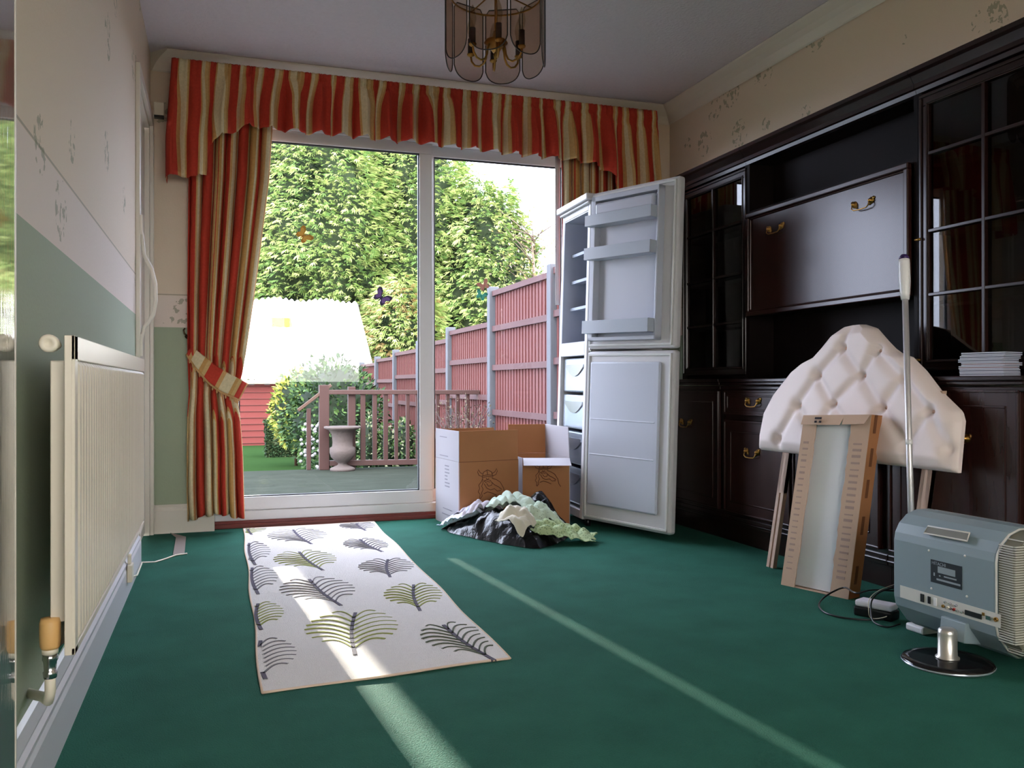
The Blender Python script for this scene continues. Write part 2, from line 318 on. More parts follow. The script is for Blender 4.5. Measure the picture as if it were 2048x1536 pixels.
# swooping hem of the valance : (x, z)
HEM = [(-.262, 1.752), (-.10, 1.762), (-.052, 1.776), (-.047, 1.92), (-.02, 1.95), (.06, 1.995), (.15, 2.035), (.26, 2.03), (.65, 2.028), (1.04, 2.024), (1.46, 2.013), (1.76, 2.006), (1.99, 1.998), (2.06, 1.985), (2.12, 1.94), (2.16, 1.88), (2.20, 1.78), (2.33, 1.74), (2.49, 1.75)]
def lerp_tab(t, x):
    if x <= t[0][0]: return t[0][1]
    for (a, b), (c, d) in zip(t, t[1:]):
        if x <= c: return b+(d-b)*(x-a)/(c-a)
    return t[-1][1]
rv = random.Random(3)
fold = [(rv.uniform(.7, 1.3), rv.uniform(-1, 1), rv.uniform(-1, 1)) for _ in range(80)]
def val_pt(u, v, x0=-.215, x1=2.425, ztop=2.335, y0=4.565):
    # u along the rail, v downwards; pencil pleats at the heading, fuller folds at the hem
    s = u*46; i = int(s) % 80; a, b, c = fold[i]; j = (i+1) % 80; f = s-int(s); f = f*f*(3-2*f)
    amp = a+(fold[j][0]-a)*f; sh = b+(fold[j][1]-b)*f; sh2 = c+(fold[j][2]-c)*f
    spread = 1+.022*min(1, v*1.5)
    x = x0+(x1-x0)*(.5+(u-.5)*spread)+sh*.016*min(1, max(0, (v-.12)*3))+.006*math.sin(s*2*math.pi)
    zb = lerp_tab(HEM, x)+.003*math.sin(s*2*math.pi*.5+sh2*2)
    z = ztop-(ztop-zb)*v
    bl_ = min(1, max(0, (v-.12)*8)); y = y0-.010*(1-bl_)*abs(math.sin(s*3*math.pi))-(.010+.034*amp*min(1, v*1.4))*math.sin(s*math.pi+sh*.9)*bl_-.02*v-.010*math.sin(s*3.7*math.pi+sh2*3)*bl_*v
    if .11 < v < .17: y += .010
    return (x, y, z)
m = MB(); m.grid(val_pt, 560, 26, uvf=lambda u, v: (u*30*.118+.009*math.sin(u*46*math.pi+1)+.012*math.sin(u*97+v*1.2)+.008*math.sin(u*41)+.010*math.sin(u*160+2)*min(1, max(0, (v-.12)*4)), v))
# returns to the wall at both ends
for side, xa, xb in ((0, -.215, -.244), (1, 2.425, 2.454)):
    m.grid(lambda u, v: (xa+(xb-xa)*v, 4.565+.14*u, 2.335-(2.335-(1.752 if side == 0 else 1.75))*v), 4, 10, uvf=lambda u, v: (u*.14+.05, v))
va = m.build('curtain_valance', M_val, solid=.002)
tag(va, 'red, gold and cream striped pleated valance with a swooping hem above the patio door', 'valance')
MB().box((-.205, 4.60, 2.30), (2.42, 4.616, 2.325)).build('rail', M_white, va)

# left curtain : outline gives left and right edges by height
LC = [(2.05, -.145, .255), (1.80, -.147, .240), (1.475, -.150, .202), (1.17, -.152, .164), (.92, -.150, .130), (.80, -.146, .112), (.70, -.142, .082), (.60, -.150, .098), (.40, -.154, .112), (.20, -.155, .116), (.075, -.150, .120)]
def lr(z, k):
    t = sorted((a[0], a[k]) for a in LC); return lerp_tab(t, z)
fr = random.Random(5); FO = [fr.uniform(.6, 1.4) for _ in range(20)]
def lcur(u, v):
    z = 2.12-(2.12-.078)*v
    l_, r_ = lr(z, 1), lr(z, 2); nf = 7
    k = u*nf; a = FO[int(k) % 20]+(FO[(int(k)+1) % 20]-FO[int(k) % 20])*(k-int(k))
    tight = .55+.45*min(1, abs(z-.76)*2)
    x = l_+(r_-l_)*(u+.018*math.sin(k*2*math.pi+1.3)*tight)
    y = 4.655+.022*a*tight*math.sin(k*2*math.pi)+.006*math.sin(k*5.1+z*7)
    if z < .12: z += .006*math.sin(k*4)
    return (x, y, z+(-.02+.03*abs(math.sin(u*3.2)))*(1 if v > .999 else 0))
m = MB(); m.grid(lcur, 220, 60, uvf=lambda u, v: (u*(.60-.22*min(1, max(0, (v-.60)*6)))+.018*math.sin(u*44)+.055*min(1, max(0, (v-.60)*6)), v))
lc = m.build('striped_curtain', M_cur, solid=.003)
tag(lc, 'left curtain in red, gold and cream stripes, gathered by a tieback and reaching the floor', 'curtain')
m = MB(); m.grid(lambda u, v: (lr(2.1-2.0*v, 2)-.026+.03*u+.012*v*0, 4.690, 2.1-2.0*v), 3, 30); m.build('lining', mat('curtain_lining', (214, 210, 214), .9), lc, solid=.002)
def rcur(u, v):
    z = 2.10-(2.10-1.2)*v; k = u*9
    return (1.865+.50*u+.008*math.sin(k*2*math.pi+1), 4.672+.016*math.sin(k*2*math.pi), z)
m = MB(); m.grid(rcur, 200, 10, uvf=lambda u, v: (u*1.15+.02*math.sin(u*50), v))
rc = m.build('striped_curtain', M_cur, solid=.003)
tag(rc, 'right curtain in red, gold and cream stripes, hanging behind the fridge freezer', 'curtain')
m = MB(); m.grid(lambda u, v: (1.838+.03*u, 4.694, 2.1-.9*v), 3, 8); m.build('lining', bpy.data.materials['curtain_lining'], rc, solid=.002)
# tieback
TP = [hit(x, y, (0, 1, 0), Y) for x, y, Y in ((378, 700, 4.66), (398, 722, 4.625), (425, 748, 4.605), (452, 766, 4.60), (478, 778, 4.605), (487, 783, 4.64))]
def tb(u, v):
    s = u*(len(TP)-1); i = min(int(s), len(TP)-2); p = TP[i].lerp(TP[i+1], s-i)
    wd = .036+.058*math.sin(min(1, u*1.15+.08)*math.pi*.62)
    d = Vector((.45, 0, .9)).normalized()
    q = p+d*wd*(.5-v); q.y -= .008*math.sin(v*math.pi)
    return q
m = MB(); m.grid(tb, 40, 10, uvf=lambda u, v: (u*.30+.035, v)); tbo = m.build('tieback', M_tie, lc, solid=.006)
m = MB(); pts = [Vector(tb(u/30, 1.05))+Vector((0, -.004, 0)) for u in range(31)]; m.tube(pts, .0055, 6)
for i in range(2, 30, 2): p = pts[i]; m.tube([p, p+Vector((.001, 0, -.014)), p+Vector((0, 0, -.022))], [.0035, .005, .002], 5)
m.build('fringe', M_fringe, tbo)
h = MB(); p = hit(374, 672, (0, 1, 0), 4.66); h.tube([p+Vector((-.0, .045, 0)), p, p+Vector((-.012, -.012, .012)), p+Vector((-.016, -.004, .03)), p+Vector((-.01, .0, .038))], .0045, 8)
h.lathe([(.012, 0), (.012, .004)], (p.x, YB-.004, p.z), 12, (0, 1, 0))
tag(h.build('tieback_hook', mat('dark_brass', (70, 54, 34), .35, 1)), 'small dark hook on the green wall beside the left curtain', 'hook')
# small sensor high in the corner
m = MB(); p = hit(320, 222, (0, 1, 0), YB); m.box((p.x-.028, YB-.035, p.z-.03), (p.x+.022, YB, p.z+.035)); m.box((p.x-.05, YB-.02, p.z-.04), (p.x-.02, YB, p.z-.005))
o = m.build('wall_sensor', M_cream, bevel=.005); tag(o, 'small cream sensor box high on the wall left of the valance', 'sensor')
MB().box((p.x-.026, YB-.033, p.z-.042), (p.x+.020, YB-.002, p.z-.03)).build('dark_underside', M_dark, o)
# butterfly stickers on the glass
def butterfly(px, py, s, rot, cols, label, name='butterfly_sticker', y=4.788):
    c = hit(px, py, (0, 1, 0), y); e = thing(name, label, 'sticker', c, 'butterfly stickers on the patio door glass')
    ca, sa = math.cos(rot), math.sin(rot)
    def T(a, b): return (c.x+(a*ca-b*sa)*s, y, c.z+(a*sa+b*ca)*s)
    for sg in (-1, 1):
        w_ = [(0, .05), (.35, .75), (.75, .95), (1, .8), (.95, .4), (.6, .1), (.75, -.25), (.6, -.6), (.3, -.55), (.05, -.1)]
        m = MB(); m.prism([T(sg*a, b) for a, b in w_], (0, -.0015, 0), 0)
        m.prism([(lambda q: (q[0], y-.0016, q[2]))(T(sg*(.12+a*.72), .06+b*.62)) for a, b in w_], (0, -.0006, 0), 1)
        adopt(e, m.build('wing', [cols[0], cols[1]]))
    m = MB(); m.tube([T(0, -.4), T(0, 0), T(0, .45)], [s*.05, s*.09, s*.05], 6); adopt(e, m.build('body', cols[0]))
    return e
mk = lambda n_, c: mat(n_, c, .5)
butterfly(606, 472, .045, -.9, (mk('amber_film', (196, 140, 40)), mk('gold_film', (222, 176, 70))), 'amber butterfly sticker high on the left pane')
butterfly(762, 596, .050, -.75, (mk('dark_purple_film', (54, 34, 92)), mk('purple_film', (128, 92, 176))), 'dark purple butterfly sticker low on the left pane near the mullion')
butterfly(968, 572, .036, .5, (mk('pink_film', (214, 140, 130)), mk('rose_film', (226, 160, 146))), 'pink butterfly sticker on the right pane above a teal one', y=4.836)
butterfly(962, 592, .034, -.4, (mk('teal_film', (40, 170, 150)), mk('aqua_film', (90, 200, 180))), 'teal butterfly sticker on the right pane beneath the pink one', y=4.836)

# ------------------------------------------------------------------ radiator
rad = thing('radiator', 'cream ribbed wall radiator with two valves under the green left wall', 'radiator', (-.25, 2.2, .30))
m = MB(); X1 = -.220; ry0, ry1, rz0, rz1 = 1.565, 2.96, .305, .822
m.box((X1-.016, ry0, rz0), (X1-.004, ry1, rz1)); m.box((X1-.006, ry0, rz1-.040), (X1, ry1, rz1)); m.box((X1-.006, ry0, rz0), (X1, ry1, rz0+.012)); m.box((X1-.006, ry0, rz0), (X1, ry0+.03, rz1))
yy = ry0+.038
while yy < ry1-.03:
    m.add([(X1-.004, yy, rz0+.012), (X1+.002, yy+.006, rz0+.022), (X1+.002, yy+.018, rz0+.022), (X1-.004, yy+.024, rz0+.012), (X1-.004, yy, rz1-.040), (X1+.002, yy+.006, rz1-.048), (X1+.002, yy+.018, rz1-.048), (X1-.004, yy+.024, rz1-.040)],
          [(0, 4, 5, 1), (1, 5, 6, 2), (2, 6, 7, 3), (0, 1, 2, 3), (4, 7, 6, 5)]); yy += .0333
adopt(rad, m.build('front_panel', M_rad, bevel=.0015))
m = MB(); m.box((-.262, 1.60, .352), (-.238, 2.93, .782)); adopt(rad, m.build('rear_panel', M_rad, bevel=.002))
for y_ in (2.3, 2.75): m = MB(); m.box((XL, y_, .62), (-.262, y_+.03, .70)); adopt(rad, m.build('bracket', M_rad))
m = MB(); c = (-.256, 1.60, .808); m.lathe([(.010, 0), (.010, -.02), (.0135, -.022), (.0145, -.05), (.012, -.053), (.006, -.053), (.005, -.05)], c, 20, (0, 1, 0)); m.lathe([(.007, .0), (.007, .03)], c, 12, (0, 1, 0))
adopt(rad, m.build('vent_cap', M_cream))
vx, vy = -.262, 1.600
m = MB(); m.lathe([(.013, .310), (.015, .314), (.0160, .325), (.0160, .352), (.014, .360), (.004, .361)], (vx, vy, 0), 18); k1 = m.build('valve_knob', M_tan); adopt(rad, k1)
m = MB(); m.lathe([(.0125, .302), (.0125, .311)], (vx, vy, 0), 18); adopt(rad, m.build('knob_collar', M_cream))
m = MB(); m.lathe([(.010, .262), (.011, .272), (.009, .274), (.010, .288), (.012, .292), (.011, .303)], (vx, vy, 0), 10); m.tube([(vx, vy, .295), (-.25, 1.64, .318), (-.245, 1.66, .34)], .009, 10); adopt(rad, m.build('valve_body', M_chrome))
m = MB(); m.tube([(vx, vy, .266), (vx, vy, .238), (-.268, vy+.02, .218), (-.290, vy+.10, .200), (XL-.01, vy+.17, .190)], .0085, 10); adopt(rad, m.build('feed_pipe', M_cream))

# small junction box on the skirting, cable and strip on the carpet
m = MB(); m.box((-.302, 3.30, .055), (-.285, 3.36, .115)); m.box((-.302, 3.32, .115), (-.29, 3.34, .15))
tag(m.build('junction_box', M_cream, bevel=.003), 'small cream junction box fixed to the left skirting board', 'socket')
m = MB(); c = [hz(x, y, .004) for x, y in ((290, 1125), (310, 1124), (330, 1118), (352, 1110), (374, 1107))]; c[0] = Vector((-.296, 3.85, .02)); m.tube([(-.290, 3.38, .06), (-.294, 3.6, .02)]+c, .0035, 6)
tag(m.build('white_cable', M_cream), 'thin white cable lying on the carpet from the left skirting', 'cable')
m = MB(); P = [hz(x, y, .003) for x, y in ((346, 1110), (369, 1108), (372, 1074), (340, 1066), (352, 1075))]; m.prism(P, (0, 0, .002))
tag(m.build('carpet_strip', mat('grey_underlay', (150, 138, 132), .9)), 'grey underlay strip on the carpet below the back skirting', 'strip')

# ------------------------------------------------------------------ rug
rc_ = [Vector(v) for v in ((.120, 4.69, 0), (.790, 4.71, 0), (.743, 2.24, 0), (.099, 2.18, 0))]   # back left, back right, front right, front left
m = MB(); RZ = .005
def rugp(u, v):
    p = rc_[0].lerp(rc_[1], u).lerp(rc_[3].lerp(rc_[2], u), v)
    return (p.x+.004*math.sin(v*19+u*2), p.y+.004*math.sin(u*9), RZ-.0+.0015*math.sin(v*30)*math.sin(u*7))
nu, nv = 16, 60
m.grid(rugp, nu, nv, 0, False)
for ed in (lambda s: rugp(s, 0), lambda s: rugp(1, s), lambda s: rugp(1-s, 1), lambda s: rugp(0, 1-s)):
    q = [Vector(ed(i/40)) for i in range(41)]; V = q+[Vector((a.x, a.y, .001)) for a in q]
    m.add(V, [(i, i+1, 41+i+1, 41+i) for i in range(40)], 1)
    m.tube([a-Vector((0, 0, .002)) for a in q], .0035, 6, 1)
def line(m, pts, w, mi, z=.0005):
    V = []; k = len(pts)
    for i, p in enumerate(pts):
        d = (pts[min(i+1, k-1)]-pts[max(i-1, 0)]); d.z = 0; d.normalize(); nn = Vector((-d.y, d.x, 0))*w/2
        V += [p+nn+Vector((0, 0, RZ+.0016+z)), p-nn+Vector((0, 0, RZ+.0016+z)), p-nn+Vector((0, 0, RZ-.004)), p+nn+Vector((0, 0, RZ-.004))]
    fs = []
    for i in range(k-1):
        a = i*4; fs += [(a, a+1, a+5, a+4), (a+1, a+2, a+6, a+5), (a+3, a, a+4, a+7)]
    m.add(V, fs, mi)
def inrug(p):
    v = (4.70-p.y)/(4.70-2.21); xa = .120+(.099-.120)*v; xb = .790+(.743-.790)*v
    return xa+.006 < p.x < xb-.006 and 2.215 < p.y < 4.68
def clip_line(m, pts, w, mi):
    run = []
    for p in pts:
        if inrug(p): run.append(p)
        else:
            if len(run) > 1: line(m, run, w, mi)
            run = []
    if len(run) > 1: line(m, run, w, mi)
def motif(m, base, tip, wid, col, n=8, bend=.0):
    """skeleton leaf: a stem with curved ribs fanning out to a broad oval"""
    base = Vector((base[0], base[1], 0)); tip = Vector((tip[0], tip[1], 0)); ax = tip-base; Ln = ax.length; ax.normalize(); nx = Vector((-ax.y, ax.x, 0))
    st = [base+ax*Ln*t-ax*0+nx*bend*math.sin(t*math.pi) for t in [i/10 for i in range(-1, 12)]]
    clip_line(m, st, .011, 4)
    for sd in (-1, 1):
        for i in range(n):
            t0 = .06+.86*i/(n-1); o = base+ax*Ln*t0+nx*bend*math.sin(t0*math.pi)
            half = wid/2*math.sin(math.pi*min(1, (.16+.74*i/(n-1))))**.6
            q = []
            for s in range(9):
                f = s/8; q.append(o+nx*sd*half*f+ax*Ln*(.30*f-.10*f*f+.10*math.sin(f*3)))
            clip_line(m, q, .0042 if i % 2 else .0055, col)
for (bx, by), (tx, ty), wx, col in (
    ((619, 1086), (588, 1062), 126, 3), ((729, 1060), (712, 1046), 76, 3), ((760, 1102), (722, 1081), 92, 3), ((641, 1138), (601, 1107), 132, 2),
    ((779, 1152), (775, 1122), 122, 3), ((675, 1207), (622, 1163), 158, 3), ((838, 1218), (827, 1174), 128, 2), ((708, 1302), (709, 1232), 204, 2),
    ((978, 1315), (893, 1256), 150, 5), ((528, 1352), (520, 1288), 165, 3), ((520, 1255), (515, 1212), 120, 2), ((514, 1184), (504, 1140), 112, 3), ((508, 1126), (498, 1090), 92, 3), ((502, 1068), (498, 1054), 76, 2)):
    b_ = hz(bx, by, RZ); t_ = hz(tx, ty, RZ); cx = (b_+t_)/2; dep = (cx-Vector((0, 0, CH))).dot(F_); motif(m, b_, t_, wx/FPX*dep*.92, col, bend=.008)
# material slots: 0 pile, 1 binding, 2 green, 3 grey, 4 stem
for i, q in enumerate(m.m):
    pass
rug = m.build('rug', [M_rug, M_rugedge, M_leaf[0], M_leaf[1], M_leaf[3], M_leaf[2]])
tag(rug, 'long cream rug with green and grey skeleton leaves lying before the patio door', 'rug')

# ------------------------------------------------------------------ cardboard cartons by the door
def carton(name, label, c4, hb, flaps, printx, group='open cardboard cartons by the patio door'):
    """c4: floor corners front-left, front-right, back-right, back-left; hb: body height"""
    fl, fr_, br, bl = [Vector((*p, 0)) for p in c4]; ctr = (fl+fr_+br+bl)/4; e = thing(name, label, 'cardboard box', ctr, group); up = Vector((0, 0, 1)); th = .004
    m = MB(); q = [fl, fr_, br, bl]
    for i in range(4):
        a, b = q[i], q[(i+1) % 4]; d = (b-a).normalized(); nn = Vector((-d.y, d.x, 0)); side = (i == 3) or (i == 1)
        m.ob(a, b-a, nn*th, up*hb, 1 if side else 0)
    m.add([p+up*.006 for p in q], [(0, 1, 2, 3)], 0)
    # crease line
    adopt(e, m.build('box_body', [M_card, M_cardw]))
    for edge, L_, tilt, mi in flaps:
        a, b = q[edge], q[(edge+1) % 4]; d = (b-a).normalized(); out = Vector((d.y, -d.x, 0)); v = up*math.cos(R(tilt))+out*math.sin(R(tilt))
        m = MB(); a1_ = a+up*(hb+.001)+d*.003; m.ob(a1_, (b-a)-d*.006, -out*th*math.cos(R(tilt))-up*th*-math.sin(R(tilt))*0, v*L_, mi); adopt(e, m.build('flap', [M_card, M_cardw], bevel=.001))
    return e, fl, fr_
def viking(e, o, dx, s, pts_extra=None):
    """line drawing of a bearded head in a horned helmet printed on the carton"""
    up = Vector((0, 0, 1)); dx = dx.normalized(); nn = Vector((dx.y, -dx.x, 0))
    def T(a, b): return o+dx*a*s+up*b*s+nn*.0006
    A = [[(-.5, .1), (-.42, .42), (0, .62), (.42, .42), (.5, .1)], [(-.55, .08), (0, .2), (.55, .08), (.55, -.06), (0, .06), (-.55, -.06), (-.55, .08)], [(-.5, .06), (-.85, .15), (-1.0, .45), (-.92, .7), (-.75, .42), (-.5, .28)], [(.5, .06), (.85, .15), (1.0, .45), (.92, .7), (.75, .42), (.5, .28)],
         [(0, .18), (-.06, .6)], [(-.5, -.1), (-.62, -.4), (-.9, -.7), (-.8, -1.0), (-.95, -1.3), (-.75, -1.55), (-.8, -1.9)], [(-.5, -.15), (-.45, -.5), (-.6, -.8), (-.45, -1.1), (-.6, -1.4), (-.55, -1.7), (-.75, -1.95)],
         [(-.35, -.35), (0, -.25), (.35, -.35), (.2, -.5), (0, -.4), (-.2, -.5), (-.35, -.35)], [(-.15, -.1), (0, -.28), (.15, -.1)], [(.45, -.15), (.9, -.3), (1.3, -.55), (1.65, -1.1), (1.8, -1.7), (2.0, -2.0)],
         [(.35, -.45), (.7, -.75), (1.1, -.95), (1.45, -1.2)], [(-.35, -.6), (-.1, -1.0), (.3, -1.2), (.7, -1.1), (1.0, -1.35), (1.4, -1.3)], [(-.1, -.6), (.1, -.85), (.4, -.8), (.5, -.55)], [(-.4, -1.5), (0, -1.35), (.5, -1.5), (.9, -1.7)]]
    m = MB()
    for l_ in A: m.tube([T(*p) for p in l_], .0017, 5)
    adopt(e, m.build('printed_emblem', M_print))
e1, fl, fr_ = carton('cardboard_box', 'open cardboard box with white left side, nearest the door mullion, flaps up', [(1.165, 4.325), (1.510, 4.395), (1.475, 4.725), (1.131, 4.695)], .344,
    [(0, .158, 0, 0), (3, .158, 0, 1), (2, .155, -4, 0), (1, .155, -38, 1)], None)
viking(e1, fl.lerp(fr_, .47)+Vector((0, 0, .262)), fr_-fl, .058)
d = (fr_-fl).normalized(); nn = Vector((d.y, -d.x, 0)); m = MB()
m.ob(fl+Vector((0, 0, .343))+nn*.0004, fr_-fl, -nn*.001, (0, 0, .002)); adopt(e1, m.build('crease', M_print))
bl = Vector((1.131, 4.695, 0)); sd = (fl-bl); sn = Vector((-1, 0, 0)); m = MB(); rr = random.Random(2)
for (a, z, L_, hh) in [(.42, .20+.018*i, .10+.10*rr.random(), .006) for i in range(7)]+[(.30, .05, .45, .005), (.34, .08, .36, .004), (.2, .46, .3, .004), (.2, .36, .35, .004)]:
    p = bl+sd*a; m.ob(p+Vector((-.0012, 0, z)), sd*L_, (.0006, 0, 0), (0, 0, hh))
adopt(e1, tag(m.build('side_print', M_printg), kind='stuff'))
e2, fl, fr_ = carton('cardboard_box', 'open cardboard box with its front flap folded down, standing against the fridge freezer', [(1.535, 4.40), (1.775, 4.32), (1.782, 4.70), (1.560, 4.735)], .350,
    [(0, .165, 99, 1), (2, .165, -3, 0), (1, .165, -2, 1)], None)
viking(e2, fl.lerp(fr_, .44)+Vector((0, 0, .290)), fr_-fl, .046)

# ------------------------------------------------------------------ fridge freezer with both doors open
FR = Vector((1.79, 4.20, 0)); fd = (Vector((1.812, 4.645, 0))-FR); FW = fd.length; fd.normalize(); dd = Vector((fd.y, -fd.x, 0)); DP = .43; UP = Vector((0, 0, 1))
fridge = thing('fridge_freezer', 'white upright fridge freezer with both doors open, in front of the patio door', 'fridge freezer', FR)
def FB(m, a, b, z0, c, d_, z1, mi=0):  # box in fridge space: a along the front, b depth
    return m.ob(FR+fd*a+dd*b+UP*z0, fd*(c-a), dd*(d_-b), UP*(z1-z0), mi)
m = MB(); t_ = .035
FB(m, 0, 0, .04, t_, DP, 1.70); FB(m, FW-t_, 0, .04, FW, DP, 1.70); FB(m, t_, DP-.04, .04, FW-t_, DP, 1.70); FB(m, t_, 0, .04, FW-t_, DP-.04, .085); FB(m, t_, 0, .895, FW-t_, DP-.04, .965); FB(m, t_, 0, 1.655, FW-t_, DP-.04, 1.70)
body = m.build('body', M_fridge, bevel=.004); adopt(fridge, body)
m = MB(); FB(m, -.012, -.03, 1.702, FW+.030, DP, 1.738); FB(m, -.006, -.018, 1.685, FW+.006, -.0, 1.70); adopt(fridge, m.build('top_lid', M_fridge, bevel=.006))
m = MB(); FB(m, t_, .002, .97, t_+.004, DP-.05, 1.65); FB(m, FW-t_-.004, .002, .97, FW-t_, DP-.05, 1.65); FB(m, t_, DP-.048, .97, FW-t_, DP-.04, 1.65); FB(m, t_, .002, .965, FW-t_, DP-.05, .97); FB(m, t_, .002, 1.65, FW-t_, DP-.05, 1.655); adopt(fridge, m.build('liner', M_liner))
for z in (1.16, 1.31, 1.46):
    m = MB(); FB(m, t_+.006, .05, z, FW-t_-.006, DP-.05, z+.006); FB(m, t_+.006, .044, z-.006, FW-t_-.006, .052, z+.010); adopt(fridge, m.build('shelf', M_fshelf))
for z0, z1 in ((.70, .885), (.50, .685), (.31, .485), (.10, .295)):
    m = MB(); FB(m, t_+.004, .02, z0, FW-t_-.004, DP-.06, z1, 0)
    pts = [(t_+.05+(FW-2*t_-.10)*i/10, z1-.05-.05*math.sin(i/10*math.pi)) for i in range(11)]
    dr = m.build('drawer', M_silver, bevel=.008); adopt(fridge, dr)
    m = MB(); m.prism([FR+fd*a+dd*.019+UP*z for a, z in pts+[(FW-t_-.05, z1-.035), (t_+.05, z1-.035)]], dd*-.006); h_ = m.build('scoop_handle', M_chrome); adopt(dr, h_); h_.matrix_parent_inverse = Matrix.Identity(4)
for a in (.04, FW-.04):
    for b in (.05, DP-.05): m = MB(); m.lathe([(.016, 0), (.016, .04)], FR+fd*a+dd*b, 12); adopt(fridge, m.build('foot', M_dark))
dv = Vector((.205, -.53, 0)).normalized(); DL = .582; dn = Vector((-dv.y, dv.x, 0))*-1
if dn.dot(Vector((0, 0, 0))-FR) < 0: dn = -dn           # dn faces the camera side (inner face of the doors)
DO = FR+dv*.004-fd*.004
def DB(m, a, b, z0, c, d_, z1, mi=0):  # a along the door from the hinge, b out of the inner face
    return m.ob(DO+dv*a+dn*b+UP*z0, dv*(c-a), dn*(d_-b), UP*(z1-z0), mi)
def fdoor(z0, z1, nm):
    m = MB(); DB(m, 0, -.045, z0, DL, 0, z1); o = m.build(nm, M_fridge, bevel=.012); adopt(fridge, o)
    m = MB(); g = .014
    for a, c, zz0, zz1 in ((g, DL-g, z0+g, z0+g+.012), (g, DL-g, z1-g-.012, z1-g), (g, g+.012, z0+g, z1-g), (DL-g-.012, DL-g, z0+g, z1-g)): DB(m, a, 0, zz0, c, .010, zz1)
    s = m.build('seal', mat('door_seal', (206, 206, 204), .5), bevel=.003); adopt(o, s); s.matrix_parent_inverse = Matrix.Identity(4); return o
def kid(p, o): o.parent = p; return o
ud = fdoor(.925, 1.735, 'upper_door')
m = MB(); a0_, a1_ = .045, DL-.085
DB(m, a0_, 0, .965, a0_+.030, .045, 1.70); DB(m, a1_-.012, 0, .965, a1_, .045, 1.70); DB(m, a0_, 0, .965, a1_, .045, .985); DB(m, a0_, 0, 1.675, a1_, .045, 1.70); DB(m, a0_+.030, 0, .985, a1_-.012, .006, 1.675)
kid(ud, m.build('door_liner', M_liner, bevel=.004))
for z, hgt in ((1.545, .055), (1.375, .06), (1.0, .065)):
    m = MB(); DB(m, a0_-.004, .010, z, a1_-.012, .085, z+.005); DB(m, a0_-.004, .080, z, a1_-.012, .086, z+hgt); DB(m, a0_-.004, .01, z, a0_, .086, z+hgt); DB(m, a1_-.016, .01, z, a1_-.012, .086, z+hgt)
    kid(ud, m.build('door_shelf', M_fshelf, bevel=.001))
m = MB(); DB(m, a0_+.03, .008, 1.60, a1_-.03, .05, 1.665); kid(ud, m.build('flap_cover', M_liner, bevel=.012))
ld = fdoor(.045, .915, 'lower_door')
m = MB(); DB(m, .040, 0, .13, DL-.075, .016, .86)
kid(ld, m.build('door_liner', M_liner, bevel=.010))
m = MB()
for z in (.585, .40, .66-.02): pass
for z in (.565, .385): DB(m, .052, .012, z, DL-.10, .0185, z+.006)
kid(ld, m.build('moulded_ridge', M_liner, bevel=.002))
m = MB(); m.lathe([(.008, .905), (.008, .935)], DO+dv*.012-dn*.01, 10); adopt(fridge, m.build('hinge', M_chrome))
# the appliance leans slightly
fridge.rotation_mode = 'QUATERNION'
from mathutils import Quaternion
fridge.rotation_quaternion = Quaternion(Vector((F_.x, F_.y, 0)).normalized(), R(1.7)) 

# ------------------------------------------------------------------ wall unit in three cabinets
UB, UU = 2.28, 2.43      # front planes of base and upper parts
KB, ZT = 1.0125, .768    # ZT = top of the base cabinets
def handle(par, x, y, z, w=.085, back=True):
    """brass drop handle seen face-on along +X"""
    m = MB()
    for s_ in (-1, 1):
        m.lathe([(.015, 0), (.013, .004), (.006, .006), (.006, .014), (.003, .016)], (x, y+s_*w/2, z), 10, (-1, 0, 0)); m.lathe([(.008, 0), (.007, .004)], (x, y+s_*(w/2+.012), z+.008), 8, (-1, 0, 0)); m.lathe([(.008, 0), (.007, .004)], (x, y+s_*(w/2-.010), z-.010), 8, (-1, 0, 0))
    m.tube([(x-.012, y-w/2, z), (x-.016, y-w/2, z-.018), (x-.016, y-w/2+.012, z-.026), (x-.017, y, z-.028), (x-.016, y+w/2-.012, z-.026), (x-.016, y+w/2, z-.018), (x-.012, y+w/2, z)], .0026, 8)
    o = m.build('handle', M_brass); kid(par, o); return o
def frame_rect(m, x0, x1, y0, y1, z0, z1, w_, mi=0):
    m.box((x0, y0, z0), (x1, y1, z0+w_), mi); m.box((x0, y0, z1-w_), (x1, y1, z1), mi); m.box((x0, y0, z0+w_), (x1, y0+w_, z1-w_), mi); m.box((x0, y1-w_, z0+w_), (x1, y1, z1-w_), mi)
def base_cab(e, y0, y1, cells):
    m = MB(); m.box((UB+.03, y0, 0), (XR-.004, y1, .085)); m.box((UB+.018, y0, .085), (XR-.004, y1, ZT-.05)); kid(e, m.build('carcass', M_wood))
    m = MB(); m.box((UB-.014, y0, ZT-.016), (XR-.003, y1, ZT)); m.box((UB-.008, y0, ZT-.030), (UB+.1, y1, ZT-.016)); m.box((UB-.002, y0, ZT-.05), (UB+.1, y1, ZT-.034)); kid(e, m.build('top_slab', M_wood, bevel=.004))
    m = MB(); m.box((UB+.012, y0, .085), (UB+.022, y1, .125)); m.box((UB+.006, y0, .098), (UB+.014, y1, .106)); kid(e, m.build('plinth_moulding', M_wood, bevel=.003))
    for kind, a, b, z0, z1, hy in cells:
        m = MB(); m.box((UB+.002, a, z0), (UB+.018, b, z1)); frame_rect(m, UB-.004, UB+.004, a+.0, b-.0, z0, z1, .010); frame_rect(m, UB-.001, UB+.004, a+.05 if kind == 'door' else a+.022, b-.05 if kind == 'door' else b-.022, z0+.05 if kind == 'door' else z0+.022, z1-.05 if kind == 'door' else z1-.022, .008)
        o = m.build(kind, [M_wood2], bevel=.003); kid(e, o)
        if hy is not None: handle(o, UB+.002, hy[0], hy[1])
